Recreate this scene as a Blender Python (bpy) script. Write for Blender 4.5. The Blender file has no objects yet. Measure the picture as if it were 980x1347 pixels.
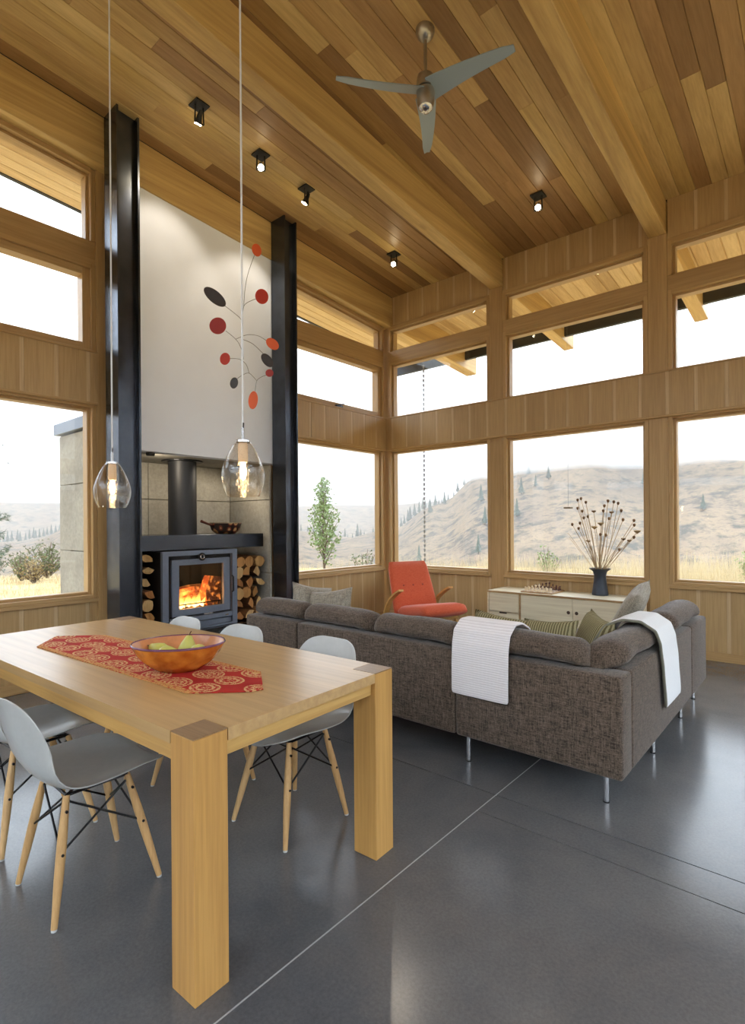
import bpy, bmesh, math, random
from math import sin, cos, pi, radians, sqrt, atan2, exp
from mathutils import Vector, Matrix, noise

random.seed(7)
scene = bpy.context.scene
COL = scene.collection

# ------------------------------------------------------------------ camera
FPX, CXP, CYP = 705.6, 490.0, 689.6          # focal length and principal point in pixels of the 980x1347 frame
CAM = Vector((4.916, -6.031, 1.33))
YAW, ROLL = radians(-40.63), radians(-0.395)
fwd = Vector((sin(YAW), cos(YAW), 0)); r0 = Vector((cos(YAW), -sin(YAW), 0)); u0 = Vector((0, 0, 1))
rgt = r0 * cos(ROLL) + u0 * sin(ROLL); upv = u0 * cos(ROLL) - r0 * sin(ROLL)
cam_d = bpy.data.cameras.new('camera'); cam = bpy.data.objects.new('camera', cam_d); COL.objects.link(cam)
cam.matrix_world = Matrix(((rgt.x, upv.x, -fwd.x, CAM.x), (rgt.y, upv.y, -fwd.y, CAM.y), (rgt.z, upv.z, -fwd.z, CAM.z), (0, 0, 0, 1)))
cam_d.sensor_fit = 'VERTICAL'; cam_d.sensor_height = 36.0
cam_d.lens = 36.0 * FPX / 1347.0
cam_d.shift_x = 0.0; cam_d.shift_y = (CYP - 673.5) / 1347.0
cam_d.clip_start = 0.05; cam_d.clip_end = 3000
scene.camera = cam

# ------------------------------------------------------------------ sky and exposure (overcast, foggy day)
world = bpy.data.worlds.new('overcast_sky'); scene.world = world; world.use_nodes = True
wn = world.node_tree; wn.nodes.clear()
w_out = wn.nodes.new('ShaderNodeOutputWorld'); w_bg = wn.nodes.new('ShaderNodeBackground')
w_bg.inputs['Color'].default_value = (0.87, 0.95, 1.07, 1); w_bg.inputs['Strength'].default_value = 1.6
wn.links.new(w_bg.outputs[0], w_out.inputs[0])
scene.view_settings.view_transform = 'Standard'; scene.view_settings.look = 'None'
scene.view_settings.gamma = 1.0; scene.view_settings.exposure = 1.66
scene.view_settings.use_curve_mapping = False
try:
    scene.cycles.transparent_max_bounces = 24; scene.cycles.volume_bounces = 4
    scene.cycles.max_bounces = 10; scene.cycles.diffuse_bounces = 6
except Exception: pass

def at(px, py, t): return CAM + (fwd + rgt * ((px - CXP) / FPX) - upv * ((py - CYP) / FPX)) * t
def on(px, py, ax, v):
    d = fwd + rgt * ((px - CXP) / FPX) - upv * ((py - CYP) / FPX)
    return CAM + d * ((v - CAM[ax]) / d[ax])

# ------------------------------------------------------------------ materials
def srgb(r, g, b):
    f = lambda c: (c / 255 / 12.92) if c / 255 <= 0.04045 else ((c / 255 + 0.055) / 1.055) ** 2.4
    return (f(r), f(g), f(b), 1)
M = {}
class NT:
    def __init__(s, name):
        s.m = bpy.data.materials.new(name); s.m.use_nodes = True; s.t = s.m.node_tree; s.t.nodes.clear()
        s.out = s.n('OutputMaterial')
    def n(s, typ, **k):
        nd = s.t.nodes.new('ShaderNode' + typ)
        for a, b in k.items(): setattr(nd, a, b)
        return nd
    def l(s, a, b): s.t.links.new(a, b)
    def val(s, nd, **k):
        for a, b in k.items(): nd.inputs[a.replace('_', ' ')].default_value = b
        return nd
    def coord(s, scale=(1, 1, 1), rot=(0, 0, 0), kind='Object'):
        tc = s.n('TexCoord'); mp = s.n('Mapping'); s.l(tc.outputs[kind], mp.inputs['Vector'])
        mp.inputs['Scale'].default_value = scale; mp.inputs['Rotation'].default_value = rot
        return mp.outputs['Vector']
    def noise(s, vec, scale, detail=4, rough=.55, dist=0):
        nd = s.n('TexNoise'); s.l(vec, nd.inputs['Vector'])
        nd.inputs['Scale'].default_value = scale; nd.inputs['Detail'].default_value = detail
        nd.inputs['Roughness'].default_value = rough; nd.inputs['Distortion'].default_value = dist
        return nd.outputs['Fac']
    def ramp(s, fac, stops, interp='LINEAR'):
        nd = s.n('ValToRGB'); s.l(fac, nd.inputs['Fac']); cr = nd.color_ramp; cr.interpolation = interp
        while len(cr.elements) < len(stops): cr.elements.new(0.5)
        for e, (p, c) in zip(cr.elements, stops): e.position = p; e.color = c
        return nd.outputs['Color']
    def mix(s, fac, a, b, typ='MIX'):
        nd = s.n('MixRGB', blend_type=typ)
        for sock, v in ((nd.inputs[0], fac), (nd.inputs[1], a), (nd.inputs[2], b)):
            if hasattr(v, 'links') or hasattr(v, 'is_linked'): s.l(v, sock)
            else: sock.default_value = v
        return nd.outputs[0]
    def math(s, op, a, b=None, c=None):
        nd = s.n('Math', operation=op)
        for i, v in enumerate((a, b, c)):
            if v is None: continue
            if hasattr(v, 'is_linked'): s.l(v, nd.inputs[i])
            else: nd.inputs[i].default_value = v
        return nd.outputs[0]
    def bsdf(s, color, rough=.5, metal=0, bump=None, bstr=.1, spec=.5, **k):
        b = s.n('BsdfPrincipled')
        for key, v in (('Base Color', color), ('Roughness', rough), ('Metallic', metal), ('Specular IOR Level', spec)):
            if hasattr(v, 'is_linked'): s.l(v, b.inputs[key])
            else: b.inputs[key].default_value = v
        for key, v in k.items(): b.inputs[key.replace('_', ' ')].default_value = v
        if bump is not None:
            bp = s.n('Bump'); bp.inputs['Strength'].default_value = bstr; bp.inputs['Distance'].default_value = .01
            s.l(bump, bp.inputs['Height']); s.l(bp.outputs[0], b.inputs['Normal'])
        s.l(b.outputs[0], s.out.inputs['Surface']); return b

def wood(name, cols, axis='Z', rough=.45, scale=9, grain=.35, knots=0, randshift=True, spec=.4):
    """cols: list of base colours picked per object; grain runs along axis"""
    t = NT(name)
    st = 0.035
    sc = {'X': (st, 1, 1), 'Y': (1, st, 1), 'Z': (1, 1, st)}[axis]
    oi = t.n('ObjectInfo')
    tc = t.n('TexCoord'); mp = t.n('Mapping'); ad = t.n('VectorMath', operation='ADD')
    t.l(tc.outputs['Object'], ad.inputs[0])
    mul = t.n('VectorMath', operation='SCALE'); cmb = t.n('CombineXYZ')
    for i in range(3): t.l(oi.outputs['Random'], cmb.inputs[i])
    t.l(cmb.outputs[0], mul.inputs[0]); mul.inputs['Scale'].default_value = 13.0
    t.l(mul.outputs[0], ad.inputs[1]); t.l(ad.outputs[0], mp.inputs['Vector']); mp.inputs['Scale'].default_value = sc
    v = mp.outputs['Vector']
    n1 = t.noise(v, scale, 5, .6, .6); n2 = t.noise(v, scale * 6, 3, .6)
    n = len(cols)
    base = t.ramp(oi.outputs['Random'], [(i / n, c) for i, c in enumerate(cols)], 'CONSTANT') if n > 1 else None
    col = base if base is not None else cols[0]
    g = t.ramp(n1, [(.3, (1 - grain, 1 - grain * 1.15, 1 - grain * 1.3, 1)), (.62, (1, 1, 1, 1)), (.8, (1 + grain * .3, 1 + grain * .3, 1 + grain * .3, 1))])
    col = t.mix(1.0, col, g, 'MULTIPLY')
    g2 = t.ramp(n2, [(.35, (.86, .83, .8, 1)), (.6, (1, 1, 1, 1))])
    col = t.mix(1.0, col, g2, 'MULTIPLY')
    if knots:
        vo = t.n('TexVoronoi'); tc2 = t.n('Mapping'); t.l(ad.outputs[0], tc2.inputs['Vector'])
        tc2.inputs['Scale'].default_value = tuple(.35 if c < 1 else 1 for c in sc); t.l(tc2.outputs[0], vo.inputs['Vector']); vo.inputs['Scale'].default_value = knots
        kk = t.ramp(vo.outputs['Distance'], [(.03, (.35, .22, .14, 1)), (.09, (1, 1, 1, 1))])
        col = t.mix(.8, col, kk, 'MULTIPLY')
    t.bsdf(col, rough, bump=n2, bstr=.06, spec=spec)
    M[name] = t.m; return t.m

wood('ceiling_fir', [srgb(200, 168, 112), srgb(176, 142, 92), srgb(210, 180, 122), srgb(188, 154, 100), srgb(150, 116, 76), srgb(208, 178, 114), srgb(176, 140, 94), srgb(216, 188, 130)], 'Y', .42, 9, .24)
wood('soffit_fir', [srgb(222, 194, 148), srgb(200, 170, 124), srgb(230, 204, 158)], 'Y', .5, 8, .2)
wood('beam_fir', [srgb(212, 180, 118), srgb(208, 176, 116)], 'Y', .42, 7, .3, knots=2.2)
wood('panel_fir', [srgb(184, 153, 106), srgb(189, 158, 110), srgb(179, 148, 102), srgb(186, 155, 107)], 'Z', .4, 14, .1)
wood('strip_fir', [srgb(202, 174, 134)], 'Z', .4, 14, .08)
wood('trim_fir_z', [srgb(188, 155, 106), srgb(183, 150, 102)], 'Z', .38, 12, .14)
wood('trim_fir_x', [srgb(188, 155, 106), srgb(183, 150, 102)], 'X', .38, 12, .14)
wood('trim_fir_y', [srgb(188, 155, 106), srgb(183, 150, 102)], 'Y', .38, 12, .14)
wood('oak_top', [srgb(197, 162, 110)], 'X', .28, 6, .16, knots=1.6, spec=.55)
wood('oak_leg', [srgb(206, 160, 92), srgb(201, 154, 88)], 'Z', .4, 12, .18)
wood('oak_rail', [srgb(208, 166, 98)], 'X', .4, 12, .14)
wood('oak_rail_y', [srgb(212, 172, 104)], 'Y', .4, 12, .14)
wood('oak_end', [srgb(152, 122, 88)], 'X', .35, 25, .25)
wood('dowel', [srgb(214, 176, 124), srgb(206, 166, 112)], 'Z', .45, 16, .14)
wood('bentwood', [srgb(206, 160, 88)], 'X', .4, 14, .15)
wood('ply', [srgb(232, 222, 192), srgb(228, 216, 186)], 'X', .42, 6, .08)
wood('ply_edge', [srgb(180, 146, 100)], 'X', .5, 60, .3)
wood('log_end', [srgb(214, 170, 108), srgb(202, 148, 86), srgb(222, 184, 124), srgb(190, 130, 72)], 'Z', .8, 22, .35)
wood('log_bark', [srgb(168, 120, 76), srgb(146, 100, 60), srgb(120, 84, 56)], 'X', .9, 30, .5)

def plain(name, col, rough=.5, metal=0, nscale=0, namp=.15, bstr=0.0, spec=.5, **k):
    t = NT(name)
    c = col; bump = None
    if nscale:
        v = t.coord(); n = t.noise(v, nscale, 5, .6)
        lo = tuple(x * (1 - namp) for x in col[:3]) + (1,); hi = tuple(min(1, x * (1 + namp)) for x in col[:3]) + (1,)
        c = t.ramp(n, [(.3, lo), (.7, hi)]); bump = n if bstr else None
    t.bsdf(c, rough, metal, bump, bstr, spec, **k); M[name] = t.m; return t.m
plain('white_wall', srgb(230, 236, 246), .6, 0, 3, .02)
plain('black_steel', srgb(80, 85, 94), .27, .85, 5, .25, .02)
plain('stove_steel', srgb(112, 120, 134), .42, .2, 30, .06)
plain('stove_dark', srgb(26, 28, 32), .4, .4)
plain('firebox', srgb(34, 26, 22), .8)
plain('chrome', srgb(200, 200, 202), .18, 1)
plain('brushed_nickel', srgb(176, 170, 160), .32, .9)
plain('fan_blade', srgb(150, 166, 178), .35, .1)
plain('fixture_black', srgb(44, 44, 44), .4, .3)
plain('shell_white', srgb(184, 187, 186), .22, 0, 40, .03)
plain('wire_black', srgb(24, 24, 26), .4, .5)
plain('foot_grey', srgb(190, 192, 194), .5)
plain('outlet_black', srgb(24, 22, 20), .4)
plain('vase_iron', srgb(58, 64, 74), .38, .4, 12, .2)
plain('vase_rim', srgb(92, 80, 60), .5, .3, 20, .2)
plain('chess_white', srgb(232, 212, 176), .4)
plain('chess_dark', srgb(84, 40, 30), .4)
plain('disc_red', srgb(190, 52, 32), .5); plain('disc_orange', srgb(226, 96, 44), .5)
plain('disc_crimson', srgb(158, 42, 38), .5); plain('disc_black', srgb(58, 54, 54), .5)
plain('stem_dry', srgb(168, 142, 104), .8); plain('head_dry', srgb(112, 82, 52), .9)
plain('gutter', srgb(52, 56, 62), .5, .3); plain('zinc_cap', srgb(118, 128, 144), .45, .2)
plain('chain', srgb(130, 132, 136), .5, .6)
plain('leaf_green', srgb(118, 140, 84), .7); plain('leaf_shrub', srgb(98, 108, 72), .8)
plain('leaf_dry', srgb(150, 132, 92), .9); plain('needle_green', srgb(62, 86, 66), .8); plain('bark', srgb(92, 78, 66), .9)
plain('conifer', srgb(64, 78, 62), .9, 0, .8, .3)
plain('straw', srgb(192, 176, 142), .9)
plain('pear', srgb(190, 186, 92), .45, 0, 14, .18); plain('pear_stem', srgb(84, 62, 40), .8)
plain('brass_button', srgb(150, 52, 30), .6)
plain('hearth_steel', srgb(20, 21, 24), .16, .3)
plain('sofa_pipe', srgb(62, 54, 48), .9)
plain('plug_hole', srgb(70, 50, 34), .8)
plain('joint', srgb(58, 60, 62), .6)
plain('joint_light', srgb(170, 172, 174), .6)
plain('flue_black', srgb(34, 36, 40), .5, .1)
plain('throw_piping', srgb(120, 118, 104), .9)
plain('feeder', srgb(110, 96, 80), .8)

def concrete(name, c0, c1, rough, scale, bstr=.05, spec=.5, fine=60):
    t = NT(name); v = t.coord()
    n = t.noise(v, scale, 8, .62, .3); f = t.noise(v, fine, 4, .7)
    c = t.ramp(n, [(.3, c0), (.7, c1)])
    c = t.mix(.35, c, t.ramp(f, [(.35, (.6, .6, .6, 1)), (.65, (1.25, 1.25, 1.25, 1))]), 'MULTIPLY')
    rr = t.ramp(n, [(.25, (rough,) * 3 + (1,)), (.75, (rough * 1.12,) * 3 + (1,))])
    t.bsdf(c, rr, bump=f, bstr=bstr, spec=spec); M[name] = t.m
concrete('floor_concrete', srgb(84, 87, 92), srgb(113, 112, 112), .19, 1.3, .01, .5, 90)
concrete('concrete_wall', srgb(142, 138, 128), srgb(176, 172, 160), .75, 1.8, .12, .3, 30)

def tweed(name, dark, light, thread=260, rough=.95):
    t = NT(name)
    a = t.noise(t.coord((1, .12, 1)), thread, 3, .7); b = t.noise(t.coord((.12, 1, 1)), thread, 3, .7); c = t.noise(t.coord((1, 1, .10)), thread, 3, .7)
    s = t.math('ADD', t.math('ADD', a, b), c); s = t.math('MULTIPLY', s, .333)
    col = t.ramp(s, [(.4, dark), (.5, tuple((x + y) / 2 for x, y in zip(dark, light))), (.6, light)])
    bb = t.bsdf(col, rough, bump=s, bstr=.3, spec=.15); bb.inputs['Sheen Weight'].default_value = .2
    M[name] = t.m
tweed('sofa_tweed', srgb(44, 36, 30), srgb(118, 103, 90), 190)
tweed('orange_wool', srgb(196, 82, 52), srgb(214, 106, 74), 200)
tweed('pillow_grey', srgb(118, 110, 98), srgb(172, 164, 148), 120)
def striped(name, c0, c1, axis, freq):
    t = NT(name); w = t.n('TexWave', bands_direction=axis); t.l(t.coord(), w.inputs['Vector'])
    w.inputs['Scale'].default_value = freq; w.inputs['Distortion'].default_value = .6; w.inputs['Detail'].default_value = 1; w.inputs['Detail Scale'].default_value = 3
    col = t.ramp(w.outputs['Fac'], [(.35, c0), (.6, c1)]); t.bsdf(col, .9, bump=w.outputs['Fac'], bstr=.25, spec=.15); M[name] = t.m
striped('pillow_stripe', srgb(98, 90, 62), srgb(156, 147, 112), 'X', 20)
striped('throw_white', srgb(220, 215, 216), srgb(234, 230, 231), 'Z', 26)
striped('throw_plain', srgb(222, 224, 226), srgb(238, 240, 242), 'Y', 40)

def glass(name, tint, base, k, rough=0.0, specks=0):
    t = NT(name); tr = t.n('BsdfTransparent'); gl = t.n('BsdfGlossy'); mx = t.n('MixShader'); lw = t.n('LayerWeight')
    tr.inputs['Color'].default_value = tint; gl.inputs['Roughness'].default_value = rough; lw.inputs['Blend'].default_value = .5
    p = t.math('POWER', lw.outputs['Facing'], 4.0); fac = t.math('MULTIPLY_ADD', p, k, base)
    if specks:
        vo = t.n('TexVoronoi'); t.l(t.coord(), vo.inputs['Vector']); vo.inputs['Scale'].default_value = specks
        sp = t.math('LESS_THAN', vo.outputs['Distance'], .22); fac = t.math('ADD', fac, t.math('MULTIPLY', sp, .3))
        nz = t.noise(t.coord(), specks * .6, 2); bp = t.n('Bump'); bp.inputs['Strength'].default_value = .5; bp.inputs['Distance'].default_value = .004
        t.l(nz, bp.inputs['Height']); t.l(bp.outputs[0], gl.inputs['Normal'])
    t.l(fac, mx.inputs[0]); t.l(tr.outputs[0], mx.inputs[1]); t.l(gl.outputs[0], mx.inputs[2]); t.l(mx.outputs[0], t.out.inputs['Surface'])
    M[name] = t.m
glass('window_glass', (.97, .985, .98, 1), .03, .5)
glass('stove_glass', (.8, .78, .76, 1), .05, .5)
glass('pendant_glass', (.96, .92, .86, 1), .07, .8, .03, 110)

def emit(name, col, s):
    t = NT(name); e = t.n('Emission'); e.inputs['Color'].default_value = col; e.inputs['Strength'].default_value = s
    t.l(e.outputs[0], t.out.inputs['Surface']); M[name] = t.m
emit('bulb_glow', (1, .66, .32, 1), 16); emit('spot_glow', (1, .8, .5, 1), 40); emit('spot_dim', (1, .66, .34, 1), 2.2)
# flame: hotter (whiter) low down, orange towards the tips
t = NT('flame'); sx = t.n('SeparateXYZ'); tcn = t.n('TexCoord'); t.l(tcn.outputs['Object'], sx.inputs[0])
nz = t.noise(t.coord((1, 1, .5)), 25, 3); hh = t.math('ADD', t.math('MULTIPLY', sx.outputs['Z'], 4.6), t.math('MULTIPLY', nz, .35))
e = t.n('Emission'); t.l(t.ramp(hh, [(.1, (1, .62, .2, 1)), (.45, (1, .36, .07, 1)), (.9, (.8, .16, .02, 1))]), e.inputs['Color'])
t.l(t.math('MAXIMUM', t.math('MULTIPLY_ADD', hh, -5.0, 5.2), .5), e.inputs['Strength'])
tr = t.n('BsdfTransparent'); mx = t.n('MixShader'); t.l(t.math('MINIMUM', t.math('MAXIMUM', t.math('MULTIPLY_ADD', hh, -.9, 1.0), .12), 1.0), mx.inputs[0])
t.l(tr.outputs[0], mx.inputs[1]); t.l(e.outputs[0], mx.inputs[2]); t.l(mx.outputs[0], t.out.inputs['Surface']); M['flame'] = t.m
# ember logs: char with glowing cracks
t = NT('ember_log'); n = t.noise(t.coord(), 22, 4); b = t.bsdf(srgb(150, 82, 50), .9)
t.l(t.ramp(n, [(.5, (0, 0, 0, 1)), (.75, (1, .3, .05, 1))]), b.inputs['Emission Color']); b.inputs['Emission Strength'].default_value = .9; M['ember_log'] = t.m
# bowl of amber-glazed ware with a violet rim line
t = NT('amber_bowl'); n = t.noise(t.coord(), 16, 3, .5); vo = t.n('TexVoronoi'); t.l(t.coord(), vo.inputs['Vector']); vo.inputs['Scale'].default_value = 22
c = t.ramp(n, [(.3, srgb(158, 78, 22)), (.7, srgb(206, 128, 48))]); t.bsdf(c, .15, bump=vo.outputs['Distance'], bstr=.5); M['amber_bowl'] = t.m
plain('bowl_rim', srgb(112, 66, 92), .2)
plain('bowl_inside', srgb(198, 132, 88), .2, 0, 14, .2)
# printed runner: red ground, cream leaf medallions, gold border
t = NT('runner_print'); v = t.coord(); sx = t.n('SeparateXYZ'); t.l(v, sx.inputs[0])
vo = t.n('TexVoronoi'); mp = t.n('Mapping'); mp.inputs['Scale'].default_value = (6.5, 8.5, 0); t.l(v, mp.inputs['Vector']); t.l(mp.outputs[0], vo.inputs['Vector']); vo.inputs['Scale'].default_value = 1; vo.inputs['Randomness'].default_value = .25
rings = t.n('Math', operation='SINE'); t.l(t.math('MULTIPLY', vo.outputs['Distance'], 46), rings.inputs[0])
fleck = t.noise(t.coord((1, 1, 0)), 120, 2, .5, .8)
leaf = t.math('MULTIPLY', t.math('LESS_THAN', vo.outputs['Distance'], .47), t.math('GREATER_THAN', t.math('ADD', t.math('MULTIPLY', rings.outputs[0], .10), fleck), .5))
bord = t.math('MULTIPLY', t.math('GREATER_THAN', t.math('ABSOLUTE', sx.outputs['Y']), .142), t.math('GREATER_THAN', fleck, .44))
c = t.mix(leaf, t.mix(.5, srgb(166, 36, 30), t.ramp(t.noise(v, 9, 3), [(.3, srgb(146, 30, 28)), (.7, srgb(188, 52, 38))])), srgb(206, 162, 112))
c = t.mix(bord, c, srgb(196, 146, 84)); t.bsdf(c, .85, spec=.2); M['runner_print'] = t.m
# painted dish: dark ground with cream and rust roundels
t = NT('roundel_print'); vo = t.n('TexVoronoi'); mp = t.n('Mapping'); mp.inputs['Scale'].default_value = (13, 13, 9); t.l(t.coord(), mp.inputs['Vector']); t.l(mp.outputs[0], vo.inputs['Vector']); vo.inputs['Scale'].default_value = 1; vo.inputs['Randomness'].default_value = .5
c = t.ramp(vo.outputs['Distance'], [(0, srgb(150, 70, 36)), (.2, srgb(206, 168, 112)), (.36, srgb(120, 52, 30)), (.46, srgb(34, 24, 20))], 'CONSTANT'); t.bsdf(c, .4); M['roundel_print'] = t.m
# hillside: dry grass, paler scree and grey brush
t = NT('hillside'); v = t.coord(); n = t.noise(v, .02, 8, .62, .4); n2 = t.noise(v, .16, 6, .7); n3 = t.noise(v, .7, 5, .75)
c = t.ramp(n, [(.3, srgb(112, 98, 84)), (.5, srgb(142, 122, 98)), (.7, srgb(122, 106, 92))])
c = t.mix(t.ramp(n2, [(.48, (0, 0, 0, 1)), (.62, (1, 1, 1, 1))]), c, srgb(78, 74, 68))
c = t.mix(t.ramp(n3, [(.52, (0, 0, 0, 1)), (.66, (.7, .7, .7, 1))]), c, srgb(70, 74, 62)); t.bsdf(c, 1, spec=0); M['hillside'] = t.m
t = NT('dry_meadow'); v = t.coord(); n = t.noise(v, .7, 8, .7)
c = t.ramp(n, [(.3, srgb(150, 124, 86)), (.6, srgb(196, 172, 126))]); t.bsdf(c, 1, spec=0); M['dry_meadow'] = t.m

# ------------------------------------------------------------------ mesh helpers
def box(bm, x0, x1, y0, y1, z0, z1, m=None):
    ps = [(x0, y0, z0), (x1, y0, z0), (x1, y1, z0), (x0, y1, z0), (x0, y0, z1), (x1, y0, z1), (x1, y1, z1), (x0, y1, z1)]
    vs = [bm.verts.new(m(*p) if m else p) for p in ps]
    for f in ((0, 3, 2, 1), (4, 5, 6, 7), (0, 1, 5, 4), (1, 2, 6, 5), (2, 3, 7, 6), (3, 0, 4, 7)): bm.faces.new([vs[i] for i in f])
    return vs
def bx(*a, m=None, bev=0, seg=2):
    bm = bmesh.new(); box(bm, *a, m=m)
    bmesh.ops.recalc_face_normals(bm, faces=bm.faces)
    if bev: bmesh.ops.bevel(bm, geom=list(bm.edges), offset=bev, segments=seg, profile=.5, affect='EDGES')
    return bm
def tube(bm, pts, r, n=8, cap=True, radii=None):
    pts = [Vector(p) for p in pts]; rings = []
    ref = None
    for i, p in enumerate(pts):
        d = (pts[min(i + 1, len(pts) - 1)] - pts[max(i - 1, 0)]).normalized()
        if ref is None: ref = d.orthogonal().normalized()
        a = (ref - d * ref.dot(d))
        a = a.normalized() if a.length > 1e-6 else d.orthogonal().normalized()
        ref = a; b = d.cross(a); rr = radii[i] if radii else r
        rings.append([bm.verts.new(p + (a * cos(2 * pi * k / n) + b * sin(2 * pi * k / n)) * rr) for k in range(n)])
    for q0, q1 in zip(rings, rings[1:]):
        for k in range(n): bm.faces.new((q0[k], q0[(k + 1) % n], q1[(k + 1) % n], q1[k]))
    if cap: bm.faces.new(rings[0][::-1]); bm.faces.new(rings[-1])
def lathe(bm, prof, n=24, c=(0, 0, 0), sx=1, sy=1):
    rings = []
    for r, z in prof:
        if r < 1e-5: rings.append([bm.verts.new((c[0], c[1], c[2] + z))])
        else: rings.append([bm.verts.new((c[0] + cos(2 * pi * k / n) * r * sx, c[1] + sin(2 * pi * k / n) * r * sy, c[2] + z)) for k in range(n)])
    for a, b in zip(rings, rings[1:]):
        for k in range(n):
            if len(a) == 1 and len(b) == 1: continue
            if len(a) == 1: bm.faces.new((a[0], b[(k + 1) % n], b[k]))
            elif len(b) == 1: bm.faces.new((a[k], a[(k + 1) % n], b[0]))
            else: bm.faces.new((a[k], a[(k + 1) % n], b[(k + 1) % n], b[k]))
def prism(bm, poly, h0, h1, m=None):
    a = [bm.verts.new(m(x, y, h0) if m else (x, y, h0)) for x, y in poly]; b = [bm.verts.new(m(x, y, h1) if m else (x, y, h1)) for x, y in poly]
    n = len(poly); bm.faces.new(a[::-1]); bm.faces.new(b)
    for i in range(n): bm.faces.new((a[i], a[(i + 1) % n], b[(i + 1) % n], b[i]))
def TU(pts, r, n=8, **k):
    bm = bmesh.new(); tube(bm, pts, r, n, **k); return bm
def LA(prof, n=24, **k):
    bm = bmesh.new(); lathe(bm, prof, n, **k); return bm
def obj(name, bm, mat, parent=None, smooth=False, world=False, recenter=True, ang=40):
    me = bpy.data.meshes.new(name)
    bmesh.ops.recalc_face_normals(bm, faces=bm.faces)
    if world and parent is not None:
        mi = parent.matrix_basis.inverted()
        if parent.parent is not None: mi = mi @ parent.parent.matrix_basis.inverted()
        bm.transform(mi)
    loc = None
    if parent is None and recenter and len(bm.verts):
        xs = [v.co.x for v in bm.verts]; ys = [v.co.y for v in bm.verts]; zs = [v.co.z for v in bm.verts]
        loc = Vector(((min(xs) + max(xs)) / 2, (min(ys) + max(ys)) / 2, min(zs))); bm.transform(Matrix.Translation(-loc))
    bm.to_mesh(me); bm.free()
    if smooth:
        me.polygons.foreach_set('use_smooth', [True] * len(me.polygons))
        if ang < 180: me.set_sharp_from_angle(angle=radians(ang))
    for mm in (mat if isinstance(mat, (list, tuple)) else [mat]): me.materials.append(M[mm])
    o = bpy.data.objects.new(name, me); COL.objects.link(o)
    if loc is not None: o.location = loc
    if parent is not None: o.parent = parent
    return o
def tag(o, label, cat=None, group=None, kind=None):
    o['label'] = label
    if cat: o['category'] = cat
    if group: o['group'] = group
    if kind: o['kind'] = kind
    return o
def thing(name, label, cat, loc=(0, 0, 0), rotz=0, group=None):
    o = bpy.data.objects.new(name, None); COL.objects.link(o); o.empty_display_size = .05
    o.location = loc; o.rotation_euler = (0, 0, rotz); return tag(o, label, cat, group)
def struct(name, label):
    o = bpy.data.objects.new(name, None); COL.objects.link(o); o['kind'] = 'structure'; o['label'] = label; return o
def dup(root, loc, rotz, label=None, group=None):
    r = root.copy(); COL.objects.link(r); r.location = loc; r.rotation_euler = (0, 0, rotz)
    if label: r['label'] = label
    if group: r['group'] = group
    for ch in root.children:
        c = ch.copy(); COL.objects.link(c); c.parent = r
        for g in ch.children:
            d = g.copy(); COL.objects.link(d); d.parent = c
    return r
def lamp(name, kind, loc, energy, col, parent=None, size=.05, spot=None, aim=None):
    d = bpy.data.lights.new(name, kind); d.energy = energy; d.color = col
    if kind in ('POINT', 'SPOT'): d.shadow_soft_size = size
    if spot: d.spot_size = radians(spot); d.spot_blend = .6
    o = bpy.data.objects.new(name, d); COL.objects.link(o); o.location = loc
    if aim is not None:
        o.rotation_euler = (Vector(aim) - Vector(loc)).to_track_quat('-Z', 'Y').to_euler()
    if parent is not None:
        o.parent = parent; o.matrix_parent_inverse = Matrix.LocRotScale(parent.location, parent.rotation_euler, None).inverted()
    return o

# ------------------------------------------------------------------ room dimensions
S = 0.075                                    # roof rises towards the living side: z = z0 - S*y
CEIL, BEAM, EDGE = 4.57, 4.23, 4.15          # ceiling, beam soffit, edge-beam soffit at the back wall (y=0)
def cz(y, z0=CEIL): return z0 - S * y
XR, YR = 7.15, -9.3                          # right wall and rear wall
POSTS = [(1.69, 1.87), (3.49, 3.67), (5.28, 5.46)]
def shear(z0=0.0): return lambda x, y, z: (x, y, z - S * y)

# ------------------------------------------------------------------ floor: slabs separated by saw-cut joints
floor = struct('floor', 'polished grey concrete floor with saw-cut joints')
obj('subfloor', bx(-.12, XR + .2, YR - .2, .2, -.3, -.02), 'joint', floor)
xs = [-.1, 3.657, XR + .1]; ys = [YR, -6.6, -3.835, -3.65, 0.1]; G = .003
for i in range(len(xs) - 1):
    for j in range(len(ys) - 1):
        if i == 0 and j == 2:      # the narrow strip runs only on the right of the long joint
            continue
        y1 = ys[j + 1] if not (i == 0 and j == 1) else ys[3]
        obj('concrete_slab', bx(xs[i] + G, xs[i + 1] - G, ys[j] + G, y1 - G, -.05, 0), 'floor_concrete', floor)

obj('joint_filler', bx(3.657 - .0032, 3.657 + .0032, YR, 0, -.03, -.0006), 'joint_light', floor)

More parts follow.
